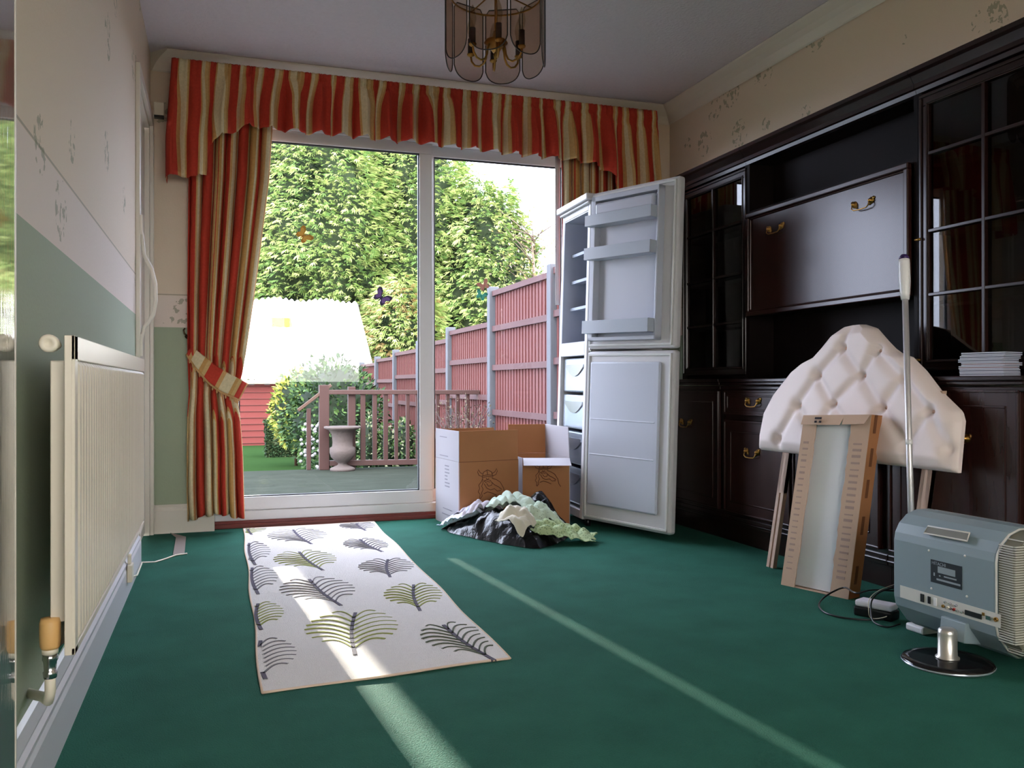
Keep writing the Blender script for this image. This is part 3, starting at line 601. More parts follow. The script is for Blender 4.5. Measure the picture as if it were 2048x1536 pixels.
def glazed(e, y0, y1, z0, z1, cols, rows, hinge=None):
    m = MB(); w_ = .045; frame_rect(m, UU, UU+.020, y0, y1, z0, z1, w_); frame_rect(m, UU-.006, UU+.004, y0+.004, y1-.004, z0+.004, z1-.004, .012); frame_rect(m, UU-.004, UU+.004, y0+w_-.012, y1-w_+.012, z0+w_-.012, z1-w_+.012, .008)
    o = m.build('glazed_door', M_wood, bevel=.003); kid(e, o)
    m = MB()
    for i in range(1, cols): y = y0+w_+(y1-y0-2*w_)*i/cols; m.box((UU-.004, y-.007, z0+w_), (UU+.012, y+.007, z1-w_))
    for i in rows: m.box((UU-.003, y0+w_, i-.006), (UU+.011, y1-w_, i+.006))
    kid(o, m.build('glazing_bars', M_wood, bevel=.002)); kid(o, MB().box((UU+.012, y0+w_, z0+w_), (UU+.015, y1-w_, z1-w_)).build('glass_pane', M_cglass)); return o
ZU = 1.888
def upper_shell(e, y0, y1, ends=(1, 1)):
    m = MB(); m.box((XR-.02, y0, ZT), (XR-.003, y1, ZU-.05)); m.box((UU+.02, y0, ZU-.085), (XR-.003, y1, ZU-.05)); m.box((UU+.02, y0, ZT), (XR-.02, y1, ZT+.016))
    m.box((UU+.0, y0, ZT), (XR-.02, y0+.018, ZU-.05)); m.box((UU+.0, y1-.018, ZT), (XR-.02, y1, ZU-.05)); kid(e, m.build('upper_carcass', M_wood_in))
    m = MB(); m.prism([(UU+.02, y0, ZU-.085), (UU-.006, y0, ZU-.085), (UU-.010, y0, ZU-.070), (UU-.018, y0, ZU-.066), (UU-.018, y0, ZU-.050), (UU-.034, y0, ZU-.024), (UU-.046, y0, ZU-.016), (UU-.046, y0, ZU), (XR-.003, y0, ZU), (XR-.003, y0, ZU-.05), (UU+.02, y0, ZU-.05)], (0, y1-y0, 0)); kid(e, m.build('cornice', M_wood))
yA, yB_, yC, yD = 4.28, 3.655, 2.565, 1.985
c1 = thing('glazed_cabinet', 'dark mahogany cabinet with one narrow glazed door beside the open fridge', 'cabinet', (2.4, 3.97, 0), 'dark wall unit cabinets')
base_cab(c1, yB_+.001, yA, [('door', yB_+.02, yA-.02, .14, .71, (3.985, .55))])
upper_shell(c1, yB_+.001, yA); glazed(c1, yB_+.004, yA-.004, .785, ZU-.09, 2, (1.05, 1.29, 1.54))
for z in (1.03, 1.27, 1.51): kid(c1, MB().box((UU+.03, yB_+.02, z), (XR-.02, yA-.02, z+.012)).build('shelf', M_wood_in))
c2 = thing('bureau_cabinet', 'dark mahogany bureau cabinet with a closed drop front desk and open recesses', 'cabinet', (2.4, 3.1, 0), 'dark wall unit cabinets')
ym = (yB_+yC)/2
base_cab(c2, yC+.001, yB_-.001, [('drawer', ym+.01, yB_-.03, .60, .715, (3.385, .668)), ('door', ym+.01, yB_-.03, .14, .575, (3.395, .438)), ('drawer', yC+.03, ym-.01, .60, .715, (2.84, .668)), ('door', yC+.03, ym-.01, .14, .575, (2.84, .438))])
upper_shell(c2, yC+.001, yB_-.001)
m = MB(); m.box((UU+.0, yC+.02, 1.07), (XR-.02, yB_-.02, 1.09)); m.box((UU+.0, yC+.02, 1.555), (XR-.02, yB_-.02, 1.575)); kid(c2, m.build('shelf', M_wood_in))
m = MB(); m.box((UU-.006, yC+.045, 1.085), (UU+.014, yB_-.028, 1.54)); frame_rect(m, UU-.022, UU+.0, yC+.028, yB_-.014, 1.068, 1.562, .022); frame_rect(m, UU-.014, UU+.0, yC+.05, yB_-.036, 1.09, 1.54, .008)
dk = m.build('drop_front', M_wood2, bevel=.006); kid(c2, dk)
handle(dk, UU-.006, 2.845, 1.462, .095); handle(dk, UU-.006, 3.42, 1.462, .095)
c3 = thing('glazed_cabinet', 'dark mahogany cabinet with a wide barred glass door above a panelled cupboard, nearest the camera', 'cabinet', (2.4, 2.25, 0), 'dark wall unit cabinets')
base_cab(c3, yD, yC-.001, [('door', yD+.02, yC-.02, .14, .725, (2.245, .567))])
upper_shell(c3, yD, yC-.001); glazed(c3, yD+.003, yC-.006, .785, ZU-.09, 2, (1.065, 1.295, 1.575))
for z in (1.27, .83): m = MB(); m.tube([(UU-.008, yC+.004, z), (UU-.008, yC-.02, z)], .005, 8); kid(c3, m.build('hinge', M_brass))
for z in (1.03, 1.29, 1.54): kid(c3, MB().box((UU+.03, yD+.02, z), (XR-.02, yC-.02, z+.012)).build('shelf', M_wood_in))
for c_ in (c1, c2, c3):
    for ch in c_.children: ch.matrix_parent_inverse = Matrix.Translation(-Vector(c_.location))
# disc cases on the base
a_ = hit(1922, 746, (1, 0, 0), UB); cd0 = Vector((2.284, 2.232, ZT)); cdir = Vector((.25, -.97, 0)).normalized(); cn = Vector((.97, .25, 0)).normalized()
rr = random.Random(9); M_cd = mat('clear_case_plastic', (196, 200, 216), .15, spec=.8); M_cdd = mat('case_dark_insert', (40, 44, 70), .3); M_cdr = mat('case_paper', (120, 70, 62), .5)
names = ['bottom disc case of the stack on the cabinet top', 'second disc case from the bottom of the stack', 'third disc case from the bottom of the stack', 'middle disc case of the stack of seven', 'third disc case from the top of the stack', 'second disc case from the top of the stack', 'topmost disc case of the stack on the cabinet top']
for i in range(7):
    o_ = cd0+cdir*rr.uniform(-.006, .006)+UP*(i*.0108+.0006); e = thing('disc_case', 'slim clear '+names[i], 'disc case', o_+cdir*.07+cn*.04, 'disc cases stacked on the near cabinet')
    m = MB(); m.ob(o_, cdir*.142, cn*.1, UP*.0040); m.ob(o_+UP*.0060, cdir*.142, cn*.1, UP*.0040); adopt(e, m.build('case_shell', M_cd, bevel=.0006))
    m = MB(); m.ob(o_+cdir*.003+cn*.002+UP*.0040, cdir*.136, cn*.094, UP*.0020); m.ob(o_+cdir*.028-cn*.0002+UP*.004, cdir*.008, cn*.004, UP*.002); adopt(e, m.build('paper_insert', M_cdr if i in (2, 3) else M_cdd))

# ------------------------------------------------------------------ buttoned headboard leaning on the bureau
HN, HD = (1, 0, -.169), 2.070
def hp(px, py): return hit(px, py, HN, HD)
hb = thing('headboard', 'ivory buttoned headboard with a peaked top leaning on the dark wall unit', 'headboard', (2.15, 2.6, 0))
LS = [hp(*p) for p in ((1506, 903), (1508, 870), (1516, 827), (1535, 790), (1570, 745), (1590, 728), (1613, 716), (1630, 697), (1649, 673), (1676, 654), (1703, 647))]
RS = [hp(*p) for p in ((1895, 943), (1904, 843), (1899, 824), (1860, 785), (1828, 742), (1801, 714), (1774, 704), (1754, 683), (1731, 656), (1703, 647))]
zb = (LS[0].z+RS[0].z)/2; zt = LS[-1].z
lt = sorted([(zb, LS[0].y)]+[(p.z, p.y) for p in LS[1:]]); rt = sorted([(zb, RS[0].y)]+[(p.z, p.y) for p in RS[1:]])
rows = [[(1679, 697), (1747, 702)], [(1630, 752), (1717, 752), (1800, 757)], [(1590, 812), (1660, 808), (1758, 816), (1852, 824)], [(1551, 878), (1625, 870), (1712, 880), (1808, 890), (1890, 900)]]
BT = [[(hp(*p).y, hp(*p).z) for p in r] for r in rows]
segs = []
for i, r in enumerate(BT):
    for j, b in enumerate(r):
        if i+1 < len(BT): segs += [(b, BT[i+1][j]), (b, BT[i+1][j+1])]
segs.append((BT[0][0], (LS[-1].y+.02, zt))); segs.append((BT[0][1], (BT[0][1][0]-.12, BT[0][1][1]+.13)))
for b in BT[3]: segs.append((b, (b[0], zb)))
def sd(p, a, b):
    ax, ay = a; bx, by = b; dx, dy = bx-ax, by-ay; t = max(0, min(1, ((p[0]-ax)*dx+(p[1]-ay)*dy)/(dx*dx+dy*dy+1e-9)))
    return math.hypot(p[0]-ax-dx*t, p[1]-ay-dy*t)
def hbpt(u, v, back=False):
    v2 = v**.9; z = zb+(zt-.004-zb)*v2; yl, yr = lerp_tab(lt, z), lerp_tab(rt, z); y = yl+(yr-yl)*u; w_ = abs(yl-yr)
    e = min(u*w_, (1-u)*w_, (z-zb), (zt-z)*1.2+.0); ed = math.sqrt(max(0, min(1, e/.045)))*.042
    if back: return (2.070+.169*z+.055, y, z)
    c = 0; bd = 9
    for a, b in segs: c = max(c, math.exp(-(sd((y, z), a, b)/.020)**2)*.016)
    for r in BT:
        for b in r: bd = min(bd, math.hypot(y-b[0], z-b[1]))
    c = max(c, math.exp(-(bd/.026)**2)*.034)
    return (2.070+.169*z+.052-(.01+ed*(1-.0))+c*min(1, e/.03), y, z)
m = MB(); nu, nv = 120, 90; m.grid(hbpt, nu, nv); nb_ = len(m.v)
m.grid(lambda u, v: hbpt(1-u, v, True), 24, 24)
ring = [hbpt(i/40, 0) for i in range(41)]+[hbpt(1, j/60) for j in range(1, 61)]+[hbpt(1-i/40, 1) for i in range(1, 41)]+[hbpt(0, 1-j/60) for j in range(1, 60)]
rb = [(2.070+.169*p[2]+.056, p[1], p[2]) for p in ring]; k = len(ring); m.add(ring+rb, [(i, k+i, k+(i+1) % k, (i+1) % k) for i in range(k)], 0, False)
adopt(hb, m.build('padded_panel', M_ivory))
M_btn = mat('button_cloth', (222, 180, 156), .6)
for r in BT[:3]:
    for b in r:
        m = MB(); m.lathe([(.0001, -.004), (.006, -.003), (.008, 0), (.006, .002)], (2.070+.169*b[1]+.052-.018, b[0], b[1]), 12, (1, 0, 0)); adopt(hb, m.build('button', M_btn))
for a, b_ in (((1540, 1130), (1577, 905)), ((1805, 1225), (1822, 930))):
    p0 = hz(*a); p0.x = 2.16; y = 3.05 if a[0] == 1540 else 2.30
    m = MB(); 
    for s_ in (0, .027): m.ob((2.115, y-.045+s_, 0), (0, .018, 0), (.018, 0, 0), (.169*.55, 0, .55))
    m.ob((2.115+.169*.30, y-.045, .30), (0, .045, 0), (.018, 0, 0), (.169*.42, 0, .42))
    o = m.build('leg', M_pine, bevel=.001); adopt(hb, o)

# ------------------------------------------------------------------ long open carton with a white board
BL, BR_, TL, TR = Vector((1.977, 2.756, 0)), Vector((2.058, 2.489, 0)), Vector((2.040, 2.703, .628)), Vector((2.118, 2.444, .638))
lb = thing('long_cardboard_box', 'tall open cardboard carton holding a white board, leaning against the headboard', 'cardboard box', (2.03, 2.6, 0))
w_ = (BR_-BL); hv = (TL-BL); nq = w_.cross(hv).normalized(); nq = nq if nq.x > 0 else -nq; tk = .062
def LP(u, v, d=0): return BL.lerp(BR_, u).lerp(TL.lerp(TR, u), v)+nq*d
def lq(m, u0, v0, u1, v1, d0, d1, mi=0):
    P = [LP(u0, v0, d0), LP(u1, v0, d0), LP(u1, v1, d0), LP(u0, v1, d0), LP(u0, v0, d1), LP(u1, v0, d1), LP(u1, v1, d1), LP(u0, v1, d1)]
    m.add(P, [(0, 3, 2, 1), (4, 5, 6, 7), (0, 1, 5, 4), (1, 2, 6, 5), (2, 3, 7, 6), (3, 0, 4, 7)], mi)
M_card2 = mat('faded_cardboard', (198, 170, 150), .85, spec=.15, var=.05, vs=10)
m = MB(); lq(m, 0, 0, .02, 1, 0, tk, 0); lq(m, .98, 0, 1, 1, 0, tk, 1); lq(m, .02, 0, .98, 1, tk-.004, tk, 1); lq(m, .02, 0, .98, .006, 0, tk, 0); lq(m, .02, .994, .98, 1, 0, tk, 0)
lq(m, 1.0, 0, 1.003, 1, -.001, tk, 1)
adopt(lb, m.build('box_body', [M_card2, M_card]))
def jag(side):
    m = MB(); r_ = random.Random(4+side); n_ = 30; V = []
    for i in range(n_+1):
        v = i/n_; e = (.215+.03*v*0+.008*r_.uniform(-1, 1)-.0*v) if side == 0 else (.735+.010*r_.uniform(-1, 1)-.0*v)
        a_, b_ = (0, e) if side == 0 else (e, 1)
        V += [LP(a_, v, -.003), LP(b_, v, -.003), LP(a_, v, .0005), LP(b_, v, .0005)]
    m.add(V, [f for i in range(n_) for f in ((i*4, i*4+1, i*4+5, i*4+4), (i*4+2, i*4+6, i*4+7, i*4+3), (i*4+1, i*4+3, i*4+7, i*4+5))], 0)
    return m.build('flap', M_card2)
adopt(lb, jag(0)); adopt(lb, jag(1))
def topflap(u0, u1, dv, sl, nm='flap'):
    m = MB(); P = [LP(u0, 1.0, -.004), LP(u1, 1.0, -.004), LP(u1-sl, .945-dv, -.016), LP(u0-.0+sl*.2, .945, -.014)]; m.prism(P, -nq*.003); return m.build(nm, M_card2)
adopt(lb, topflap(.0, .64, .002, .04)); adopt(lb, topflap(.62, 1.0, -.004, .05))
m = MB(); lq(m, .06, .01, .94, .985, .020, .034)
bd_ = m.build('white_board', mat('white_laminate', (226, 228, 232), .3), bevel=.001); adopt(lb, bd_)
m = MB(); r_ = random.Random(8)
for v in [x*.035+.10 for x in range(22)]:
    lq(m, .05, v, .05+.08, v+.014*r_.uniform(.4, 1), -.0042, -.003); lq(m, .80, v, .80+.12, v+.016*r_.uniform(.4, 1), -.0042, -.003)
adopt(lb, tag(m.build('printed_text', mat('faint_print', (166, 142, 132), .9)), kind='stuff'))
m = MB()
for i, (a, b) in enumerate(((.225, .955), (.26, .975), (.295, .955), (.225, .93+.045), (.295, .975))):
    lq(m, a, b-.0, a+.026, b+.012, -.0215, -.0175)
adopt(lb, tag(m.build('stencil_mark', mat('stencil_ink', (46, 44, 54), .8)), kind='stuff'))
m = MB()
for v in (.08, .35, .55, .72, .90):
    P = [LP(1.004, v, .018), LP(1.004, v, .034), LP(1.004, v+.10, .034), LP(1.004, v+.10, .018)]; m.prism(P, w_.normalized()*.0006)
adopt(lb, tag(m.build('side_print', mat('brown_print', (110, 66, 36), .9)), kind='stuff'))

# ------------------------------------------------------------------ mop
pb, pt = Vector((1.985, 2.112, .012)), hit(1808, 512, (1, 0, 0), 2.10)
pd = (pt-pb).normalized(); PL = (pt-pb).length
mop = thing('mop', 'white handled steel floor mop with a purple end cap, standing behind the television', 'mop', pb)
def PP(t): return pb+pd*t
tt = PL-.145
m = MB(); m.tube([PP(.02), PP(tt+.02)], .0095, 12); adopt(mop, m.build('steel_pole', mat('brushed_steel', (214, 210, 212), .42, .6)))
m = MB(); m.tube([PP(.55), PP(.565)], .0108, 12); adopt(mop, m.build('pole_joint', M_upvc))
m = MB(); m.tube([PP(tt), PP(tt+.02), PP(tt+.06), PP(tt+.12), PP(PL-.012)], [.0125, .0150, .0178, .0172, .0165], 14); adopt(mop, m.build('hand_grip', M_upvc))
m = MB(); m.tube([PP(PL-.012), PP(PL-.004), PP(PL+.004)], [.0160, .0150, .009], 14); adopt(mop, m.build('end_cap', mat('purple_cap', (58, 34, 92), .3)))
m = MB(); m.box((pb.x-.015, pb.y-.05, 0), (pb.x+.06, pb.y+.02, .022)); adopt(mop, m.build('mop_head', M_upvc, bevel=.006))

# ------------------------------------------------------------------ television seen from behind
tv = thing('television', 'small grey-green flat television seen from behind on a round dark foot', 'television', (1.90, 1.85, 0))
TX = 1.868; ya, yb_ = 2.068, 1.712
PRF = [(.022, .080), (.006, .100), (0, .125), (0, .290), (.004, .312), (.018, .338), (.045, .362), (.080, .374), (.130, .374), (.130, .034), (.075, .036), (.045, .052)]
m = MB(); m.prism([(TX+a, ya, b) for a, b in PRF], (0, yb_-ya, 0)); cs = m.build('casing', M_mon, bevel=.006); adopt(tv, cs)
m = MB(); m.prism([(TX+.128, ya+.008, .036), (TX+.128, ya+.008, .369), (TX+.165, ya+.008, .369), (TX+.165, ya+.008, .036)], (0, yb_-.062-ya-.016, 0)); adopt(tv, m.build('front_bezel', M_monl, bevel=.010))
# ribbed near side with vent slots
m = MB(); P2 = [(a+.010 if a < .07 else a, b) for a, b in PRF]; m.prism([(TX+.006+(a-.0)*.96, yb_, .204+(b-.204)*.965) for a, b in PRF], (0, -.048, 0)); adopt(tv, m.build('side_grille', mat('olive_casing', (112, 110, 94), .45), bevel=.004))
m = MB(); z = .062
while z < .352: m.box((TX+.007+(.03 if z < .09 or z > .335 else .0), yb_-.046, z), (TX+.125, yb_-.051, z+.0022)); m.box((TX+.0045+(.03 if z < .09 or z > .335 else .0), yb_-.004, z), (TX+.009+(.03 if z < .09 or z > .335 else .0), yb_-.046, z+.0022)); z += .0062
adopt(tv, tag(m.build('vent_ribs', M_monl), kind='stuff'))
m = MB(); m.tube([(TX+.006+a*.96-.004, yb_+.001, .204+(b-.204)*.97) for a, b in PRF], .003, 6, closed=True); adopt(tv, m.build('edge_trim', M_monl))
def tp(px, py, dx=0): return hit(px, py, (1, 0, 0), TX+dx)
# flat panel near the top; the handle recess's shade is put into its colour
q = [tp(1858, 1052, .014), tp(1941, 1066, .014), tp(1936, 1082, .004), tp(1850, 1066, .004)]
m = MB(); m.prism([p+Vector((-.004, 0, 0)) for p in q], (.003, 0, 0)); adopt(tv, m.build('recess_shade_panel', mat('recess_shade_tone', (104, 102, 88), .6)))
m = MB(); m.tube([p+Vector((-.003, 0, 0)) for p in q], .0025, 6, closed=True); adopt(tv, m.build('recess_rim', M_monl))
# label
l0, l1, l2, l3 = tp(1862, 1119), tp(1924, 1132), tp(1926, 1179), tp(1864, 1165)
yl0, yl1, zl0, zl1 = l0.y, l1.y, (l3.z+l2.z)/2, (l0.z+l1.z)/2
m = MB(); m.box((TX-.0012, yl1, zl0), (TX, yl0, zl1)); lbl = m.build('rating_label', mat('label_black', (20, 28, 34), .4)); adopt(tv, lbl)
m = MB(); wl_, hl_ = yl0-yl1, zl1-zl0
def LB(u0, v0, u1, v1): m.box((TX-.0018, yl0-wl_*u1, zl1-hl_*v1), (TX-.0011, yl0-wl_*u0, zl1-hl_*v0))
LB(.24, .24, .80, .52); LB(.20, .78, .96, .86); LB(.44, .60, .84, .66); LB(.10, .56, .14, .70); LB(.28, .62, .33, .67)
o = tag(m.build('label_print', mat('label_grey', (142, 152, 156), .5)), kind='stuff'); kid(lbl, o)
def text(body, name, size, loc, xdir, ydir, m_, parent, ext=.0002):
    c = bpy.data.curves.new(name, 'FONT'); c.body = body; c.size = size; c.extrude = ext; c.materials.append(m_)
    o = bpy.data.objects.new(name, c); COL.objects.link(o); x = Vector(xdir).normalized(); y = Vector(ydir).normalized(); z = x.cross(y)
    o.matrix_world = Matrix(((x.x, y.x, z.x, loc[0]), (x.y, y.y, z.y, loc[1]), (x.z, y.z, z.z, loc[2]), (0, 0, 0, 1)))
    me = bpy.data.meshes.new_from_object(o); mw0 = o.matrix_world.copy(); bpy.data.objects.remove(o); o = bpy.data.objects.new(name, me); COL.objects.link(o); o.matrix_world = mw0
    if parent:
        mw = o.matrix_world.copy(); o.parent = parent; o.matrix_parent_inverse = Matrix.Identity(4) if parent.type == 'MESH' else Matrix.Translation(-parent.location); o.matrix_basis = mw
    return o
text('HITACHI', 'maker_name', .0125, (TX-.0016, yl0-.004, zl1-.0125), (0, -1, 0), (0, 0, 1), bpy.data.materials['label_grey'], lbl)
# connector bay
q = [tp(1800, 1176), tp(2002, 1222), tp(2004, 1246), tp(1801, 1204)]
zA, zB = (q[3].z+q[2].z)/2, (q[0].z+q[1].z)/2; yL_, yR_ = q[0].y-.002, q[1].y
m = MB(); m.box((TX-.0015, yR_, zA), (TX-.0005, yL_, zB)); bay = m.build('connector_bay', M_monl); adopt(tv, bay)
def sock(px, w_, h_, col, nm, z=None, r=None):
    y = tp(px, 1200).y; zc = (zA+zB)/2 if z is None else z; m = MB()
    if r: m.lathe([(r, 0), (r, .005), (r*.6, .006), (r*.5, .003)], (TX-.001, y, zc), 12, (-1, 0, 0))
    else: m.box((TX-.004, y-w_/2, zc-h_/2), (TX-.001, y+w_/2, zc+h_/2))
    kid(bay, m.build(nm, col))
sock(1846, .012, .022, M_dark, 'socket'); sock(1860, .009, .020, M_dark, 'socket'); sock(1872, .010, .022, M_upvc, 'socket')
zc = (zA+zB)/2
for px, c_ in ((1888, M_brass), (1898, M_cream), (1910, mat('red_socket', (170, 60, 50), .4))):
    sock(px, 0, 0, c_, 'round_socket', zc-.005, .0042); sock(px+4, 0, 0, M_chrome, 'round_socket', zc+.007, .0032)
sock(1948, .052, .013, M_dark, 'scart_socket', zc-.003); sock(1978, .014, .010, M_chrome, 'socket', zc); sock(1994, 0, 0, M_brass, 'round_socket', zc+.002, .006)
for px in (1903, 1916, 1926): sock(px, 0, 0, M_chrome, 'round_socket', zc-.006, .0030)
sock(1968, .006, .008, M_brass, 'socket', zc+.006)
for px, py in ((1858, 1101), (1930, 1112), (1863, 1177), (1934, 1193)):
    p = tp(px, py); m = MB(); m.lathe([(.0035, 0), (.0035, .001)], (TX, p.y, p.z), 10, (-1, 0, 0)); adopt(tv, m.build('screw', M_monl))
# stand
sc = Vector((1.838, 1.838, 0))
m = MB(); m.lathe([(.112, 0), (.114, .004), (.110, .010), (.090, .013), (.0, .014)], sc, 48); adopt(tv, m.build('foot_disc', M_dk))
m = MB(); m.lathe([(.1145, .0012), (.1150, .0035), (.1135, .0055)], sc, 48, capends=False); adopt(tv, m.build('foot_rim', M_silver))
m = MB(); m.lathe([(.030, .014), (.030, .017), (.0245, .021), (.0240, .080), (.0225, .089), (.018, .093), (.0, .094)], sc, 28); adopt(tv, m.build('stand_column', mat('satin_metal', (206, 202, 196), .32, .8)))
m = MB(); m.prism([(TX-.012, 1.800, .060), (TX-.006, 1.800, .112), (TX+.03, 1.800, .112), (TX+.05, 1.800, .050)], (0, .085, 0)); adopt(tv, m.build('stand_bracket', M_mon, bevel=.003))

# power adaptor, paper and cables between the carton and the television
p = hz(1700, 1232, 0); q = hz(1788, 1250, 0); ad = MB(); d = (q-p); d.z = 0; d.normalize(); nn = Vector((-d.y, d.x, 0)); nn = nn if nn.x > 0 else -nn
ad.ob(p+d*.0+nn*.02, d*.125, nn*.06, (0, 0, .030), 0); o = ad.build('power_adaptor', [M_dark], bevel=.006)
tag(o, 'black power adaptor on the carpet between the carton and the television', 'power adaptor')
m = MB(); m.ob(p+d*.004+nn*.022+Vector((0, 0, .0305)), d*.118, nn*.056, (0, 0, .020)); o = m.build('folded_leaflet', mat('leaflet_paper', (226, 224, 232), .6), bevel=.006); tag(o, 'folded white leaflet lying on the black power adaptor', 'leaflet')
def cable(pts, r, m_, label, nm='cable', res=6):
    P = [Vector(p) for p in pts]; out = []
    for i in range(len(P)-1):
        a, b, c, e = P[max(i-1, 0)], P[i], P[i+1], P[min(i+2, len(P)-1)]
        for s in range(res):
            t = s/res; out.append(.5*((2*b)+(c-a)*t+(2*a-5*b+4*c-e)*t*t+(3*b-a-3*c+e)*t**3))
    out.append(P[-1]); m = MB(); m.tube(out, r, 7); return tag(m.build(nm, m_), label, 'cable')
cable([hz(1796, 1182, .05), hz(1745, 1180, .062), hz(1712, 1186, .055), hz(1690, 1175, .045), hz(1665, 1184, .03), hz(1645, 1198, .012), hz(1638, 1212, .005), hz(1652, 1226, .005), hz(1690, 1236, .005), hz(1740, 1240, .005), hz(1775, 1238, .005)], .0030, M_dark, 'thick black cable looping over the carpet in front of the carton')
cable([hz(1796, 1172, .07), hz(1760, 1184, .066), hz(1744, 1200, .058), hz(1742, 1222, .03), hz(1748, 1244, .006), hz(1775, 1254, .004), hz(1800, 1248, .004)], .0026, M_dark, 'second black cable hanging over the power adaptor')
cable([hz(1800, 1165, .07), hz(1760, 1180, .072), hz(1740, 1196, .064), hz(1737, 1216, .036), hz(1742, 1236, .006), hz(1770, 1234, .016), hz(1796, 1220, .02)], .0012, M_cream, 'thin cream wire crossing the power adaptor')

# ------------------------------------------------------------------ bin bag and heap of clothes
def heap(x, y):
    a = (x-1.30)/.30; b = (y-4.02)/.24; return .085*math.exp(-(a*a+b*b)*.9)
def hump(x, y):
    return .175*math.exp(-abs((x-1.55)/.085)**1.6-abs((y-4.16)/.10)**1.8)
BO = [hz(*p) for p in ((885, 1056), (905, 1068), (950, 1078), (1000, 1088), (1050, 1097), (1080, 1098), (1105, 1092), (1128, 1082), (1150, 1066))]
BO += [Vector((1.72, 4.10, 0)), Vector((1.60, 4.26, 0)), Vector((1.40, 4.30, 0)), Vector((1.20, 4.27, 0)), Vector((1.08, 4.36, 0))]
bc = Vector((1.34, 4.05, 0)); k = len(BO)
def bagp(u, v):
    s = u*k; i = int(s) % k; f = s-int(s); f = f*f*(3-2*f); e = BO[i].lerp(BO[(i+1) % k], f); p = bc.lerp(e, v)
    n1 = vnoise(p.x*9, p.y*9, 3); n2 = vnoise(p.x*24, p.y*24, 7)
    z = (heap(p.x, p.y)+hump(p.x, p.y))*(1-v**4)+(.035*(1-v**6))*(1+.7*n1)+.016*abs(n2)*(1-v**8)+.012*abs(math.sin(u*41+n1*5))*(v*(1-v)*4)
    return (p.x+.012*n2*v, p.y+.012*n1*v, max(.003, z))
m = MB(); m.grid(bagp, 150, 34); tag(m.build('bin_bag', M_bag), 'black bin bag slumped on the carpet before the cardboard boxes', 'bin bag')
def garment(name, mt, px, sx, sy, rot, lift, seed, label, tail=None, cat='clothing'):
    c = Vector(px); ca, sa = math.cos(rot), math.sin(rot)
    def g(u, v):
        a = (u-.5)*sx; b = (v-.5)*sy; rr_ = 1+.18*vnoise(u*3+seed, v*3, seed); a *= rr_; b *= rr_
        a += .15*sx*vnoise(v*4, seed, 1); b += .15*sy*vnoise(u*4, seed, 9)
        x = c.x+a*ca-b*sa; y = c.y+a*sa+b*ca; ins = max(0, 1-((u-.5)**2+(v-.5)**2)*2.4)
        base = heap(x, y)+.040*max(0, 1-(((x-1.30)/.36)**2+((y-4.02)/.30)**2))
        f = abs(math.sin((a*1.0+b*.6)*46+seed+3*vnoise(x*7, y*7, seed)))*.022+abs(vnoise(x*16, y*16, seed))*.030+abs(vnoise(x*40, y*40, seed+3))*.008
        return (x, y, max(.004, base+lift*(.3+.7*ins)+f*(.4+ins)))
    m = MB(); m.grid(g, 60, 60, uvf=lambda u, v: (u*sx, v*sy)); o = m.build(name, mt, solid=.003); return tag(o, label, cat, 'clothes heaped on the bin bag')
def print_mat(name, bg_, fg, sc, th=.5):
    m, t, n, l, b = base_mat(name); g = n.new('ShaderNodeTexCoord'); v = n.new('ShaderNodeTexVoronoi'); v.inputs['Scale'].default_value = sc; l.new(g.outputs['Object'], v.inputs['Vector'])
    c = n.new('ShaderNodeMath'); c.operation = 'LESS_THAN'; c.inputs[1].default_value = th; l.new(v.outputs['Distance'], c.inputs[0])
    q = n.new('ShaderNodeMix'); q.data_type = 'RGBA'; l.new(c.outputs[0], q.inputs[0]); q.inputs[6].default_value = (*lin(bg_), 1); q.inputs[7].default_value = (*lin(fg), 1); l.new(q.outputs[2], b.inputs['Base Color']); b.inputs['Roughness'].default_value = .9
    return m
hzz = lambda x, y, z: tuple(hz(x, y, z))
garment('bag_highlight', mat('bag_highlight_tone', (214, 222, 240), .5), hzz(922, 1040, .06), .13, .26, .3, .022, 2, 'bluish white sheet painting the bin bag highlights at the left end of the heap')  # added pale sheet; the bag's highlights are put into its colour
garment('lilac_top', mat('lilac_cloth', (206, 198, 208), .9), hzz(955, 1012, .13), .22, .20, .2, .045, 4, 'pale lilac top at the back left of the clothes heap')
garment('mint_shirt', mat('mint_cloth', (196, 212, 196), .9, var=.15, vs=30), hzz(1028, 1004, .16), .25, .20, -.2, .062, 6, 'pale mint shirt crumpled on top of the clothes heap')
garment('cream_top', mat('cream_cloth', (216, 208, 190), .9), hzz(1036, 1036, .12), .15, .16, .6, .050, 8, 'cream cloth in the middle of the clothes heap')
garment('patterned_scarf', print_mat('green_print_cloth', (176, 194, 148), (128, 150, 108), 90, .34), hzz(1128, 1064, .05), .28, .17, -.3, .018, 11, 'green patterned cloth spilling onto the carpet at the right of the heap')
garment('sage_cloth', print_mat('sage_print_cloth', (190, 206, 184), (150, 166, 146), 90, .3), hzz(1086, 1036, .10), .17, .15, .1, .040, 13, 'sage green cloth between the cream cloth and the patterned one')

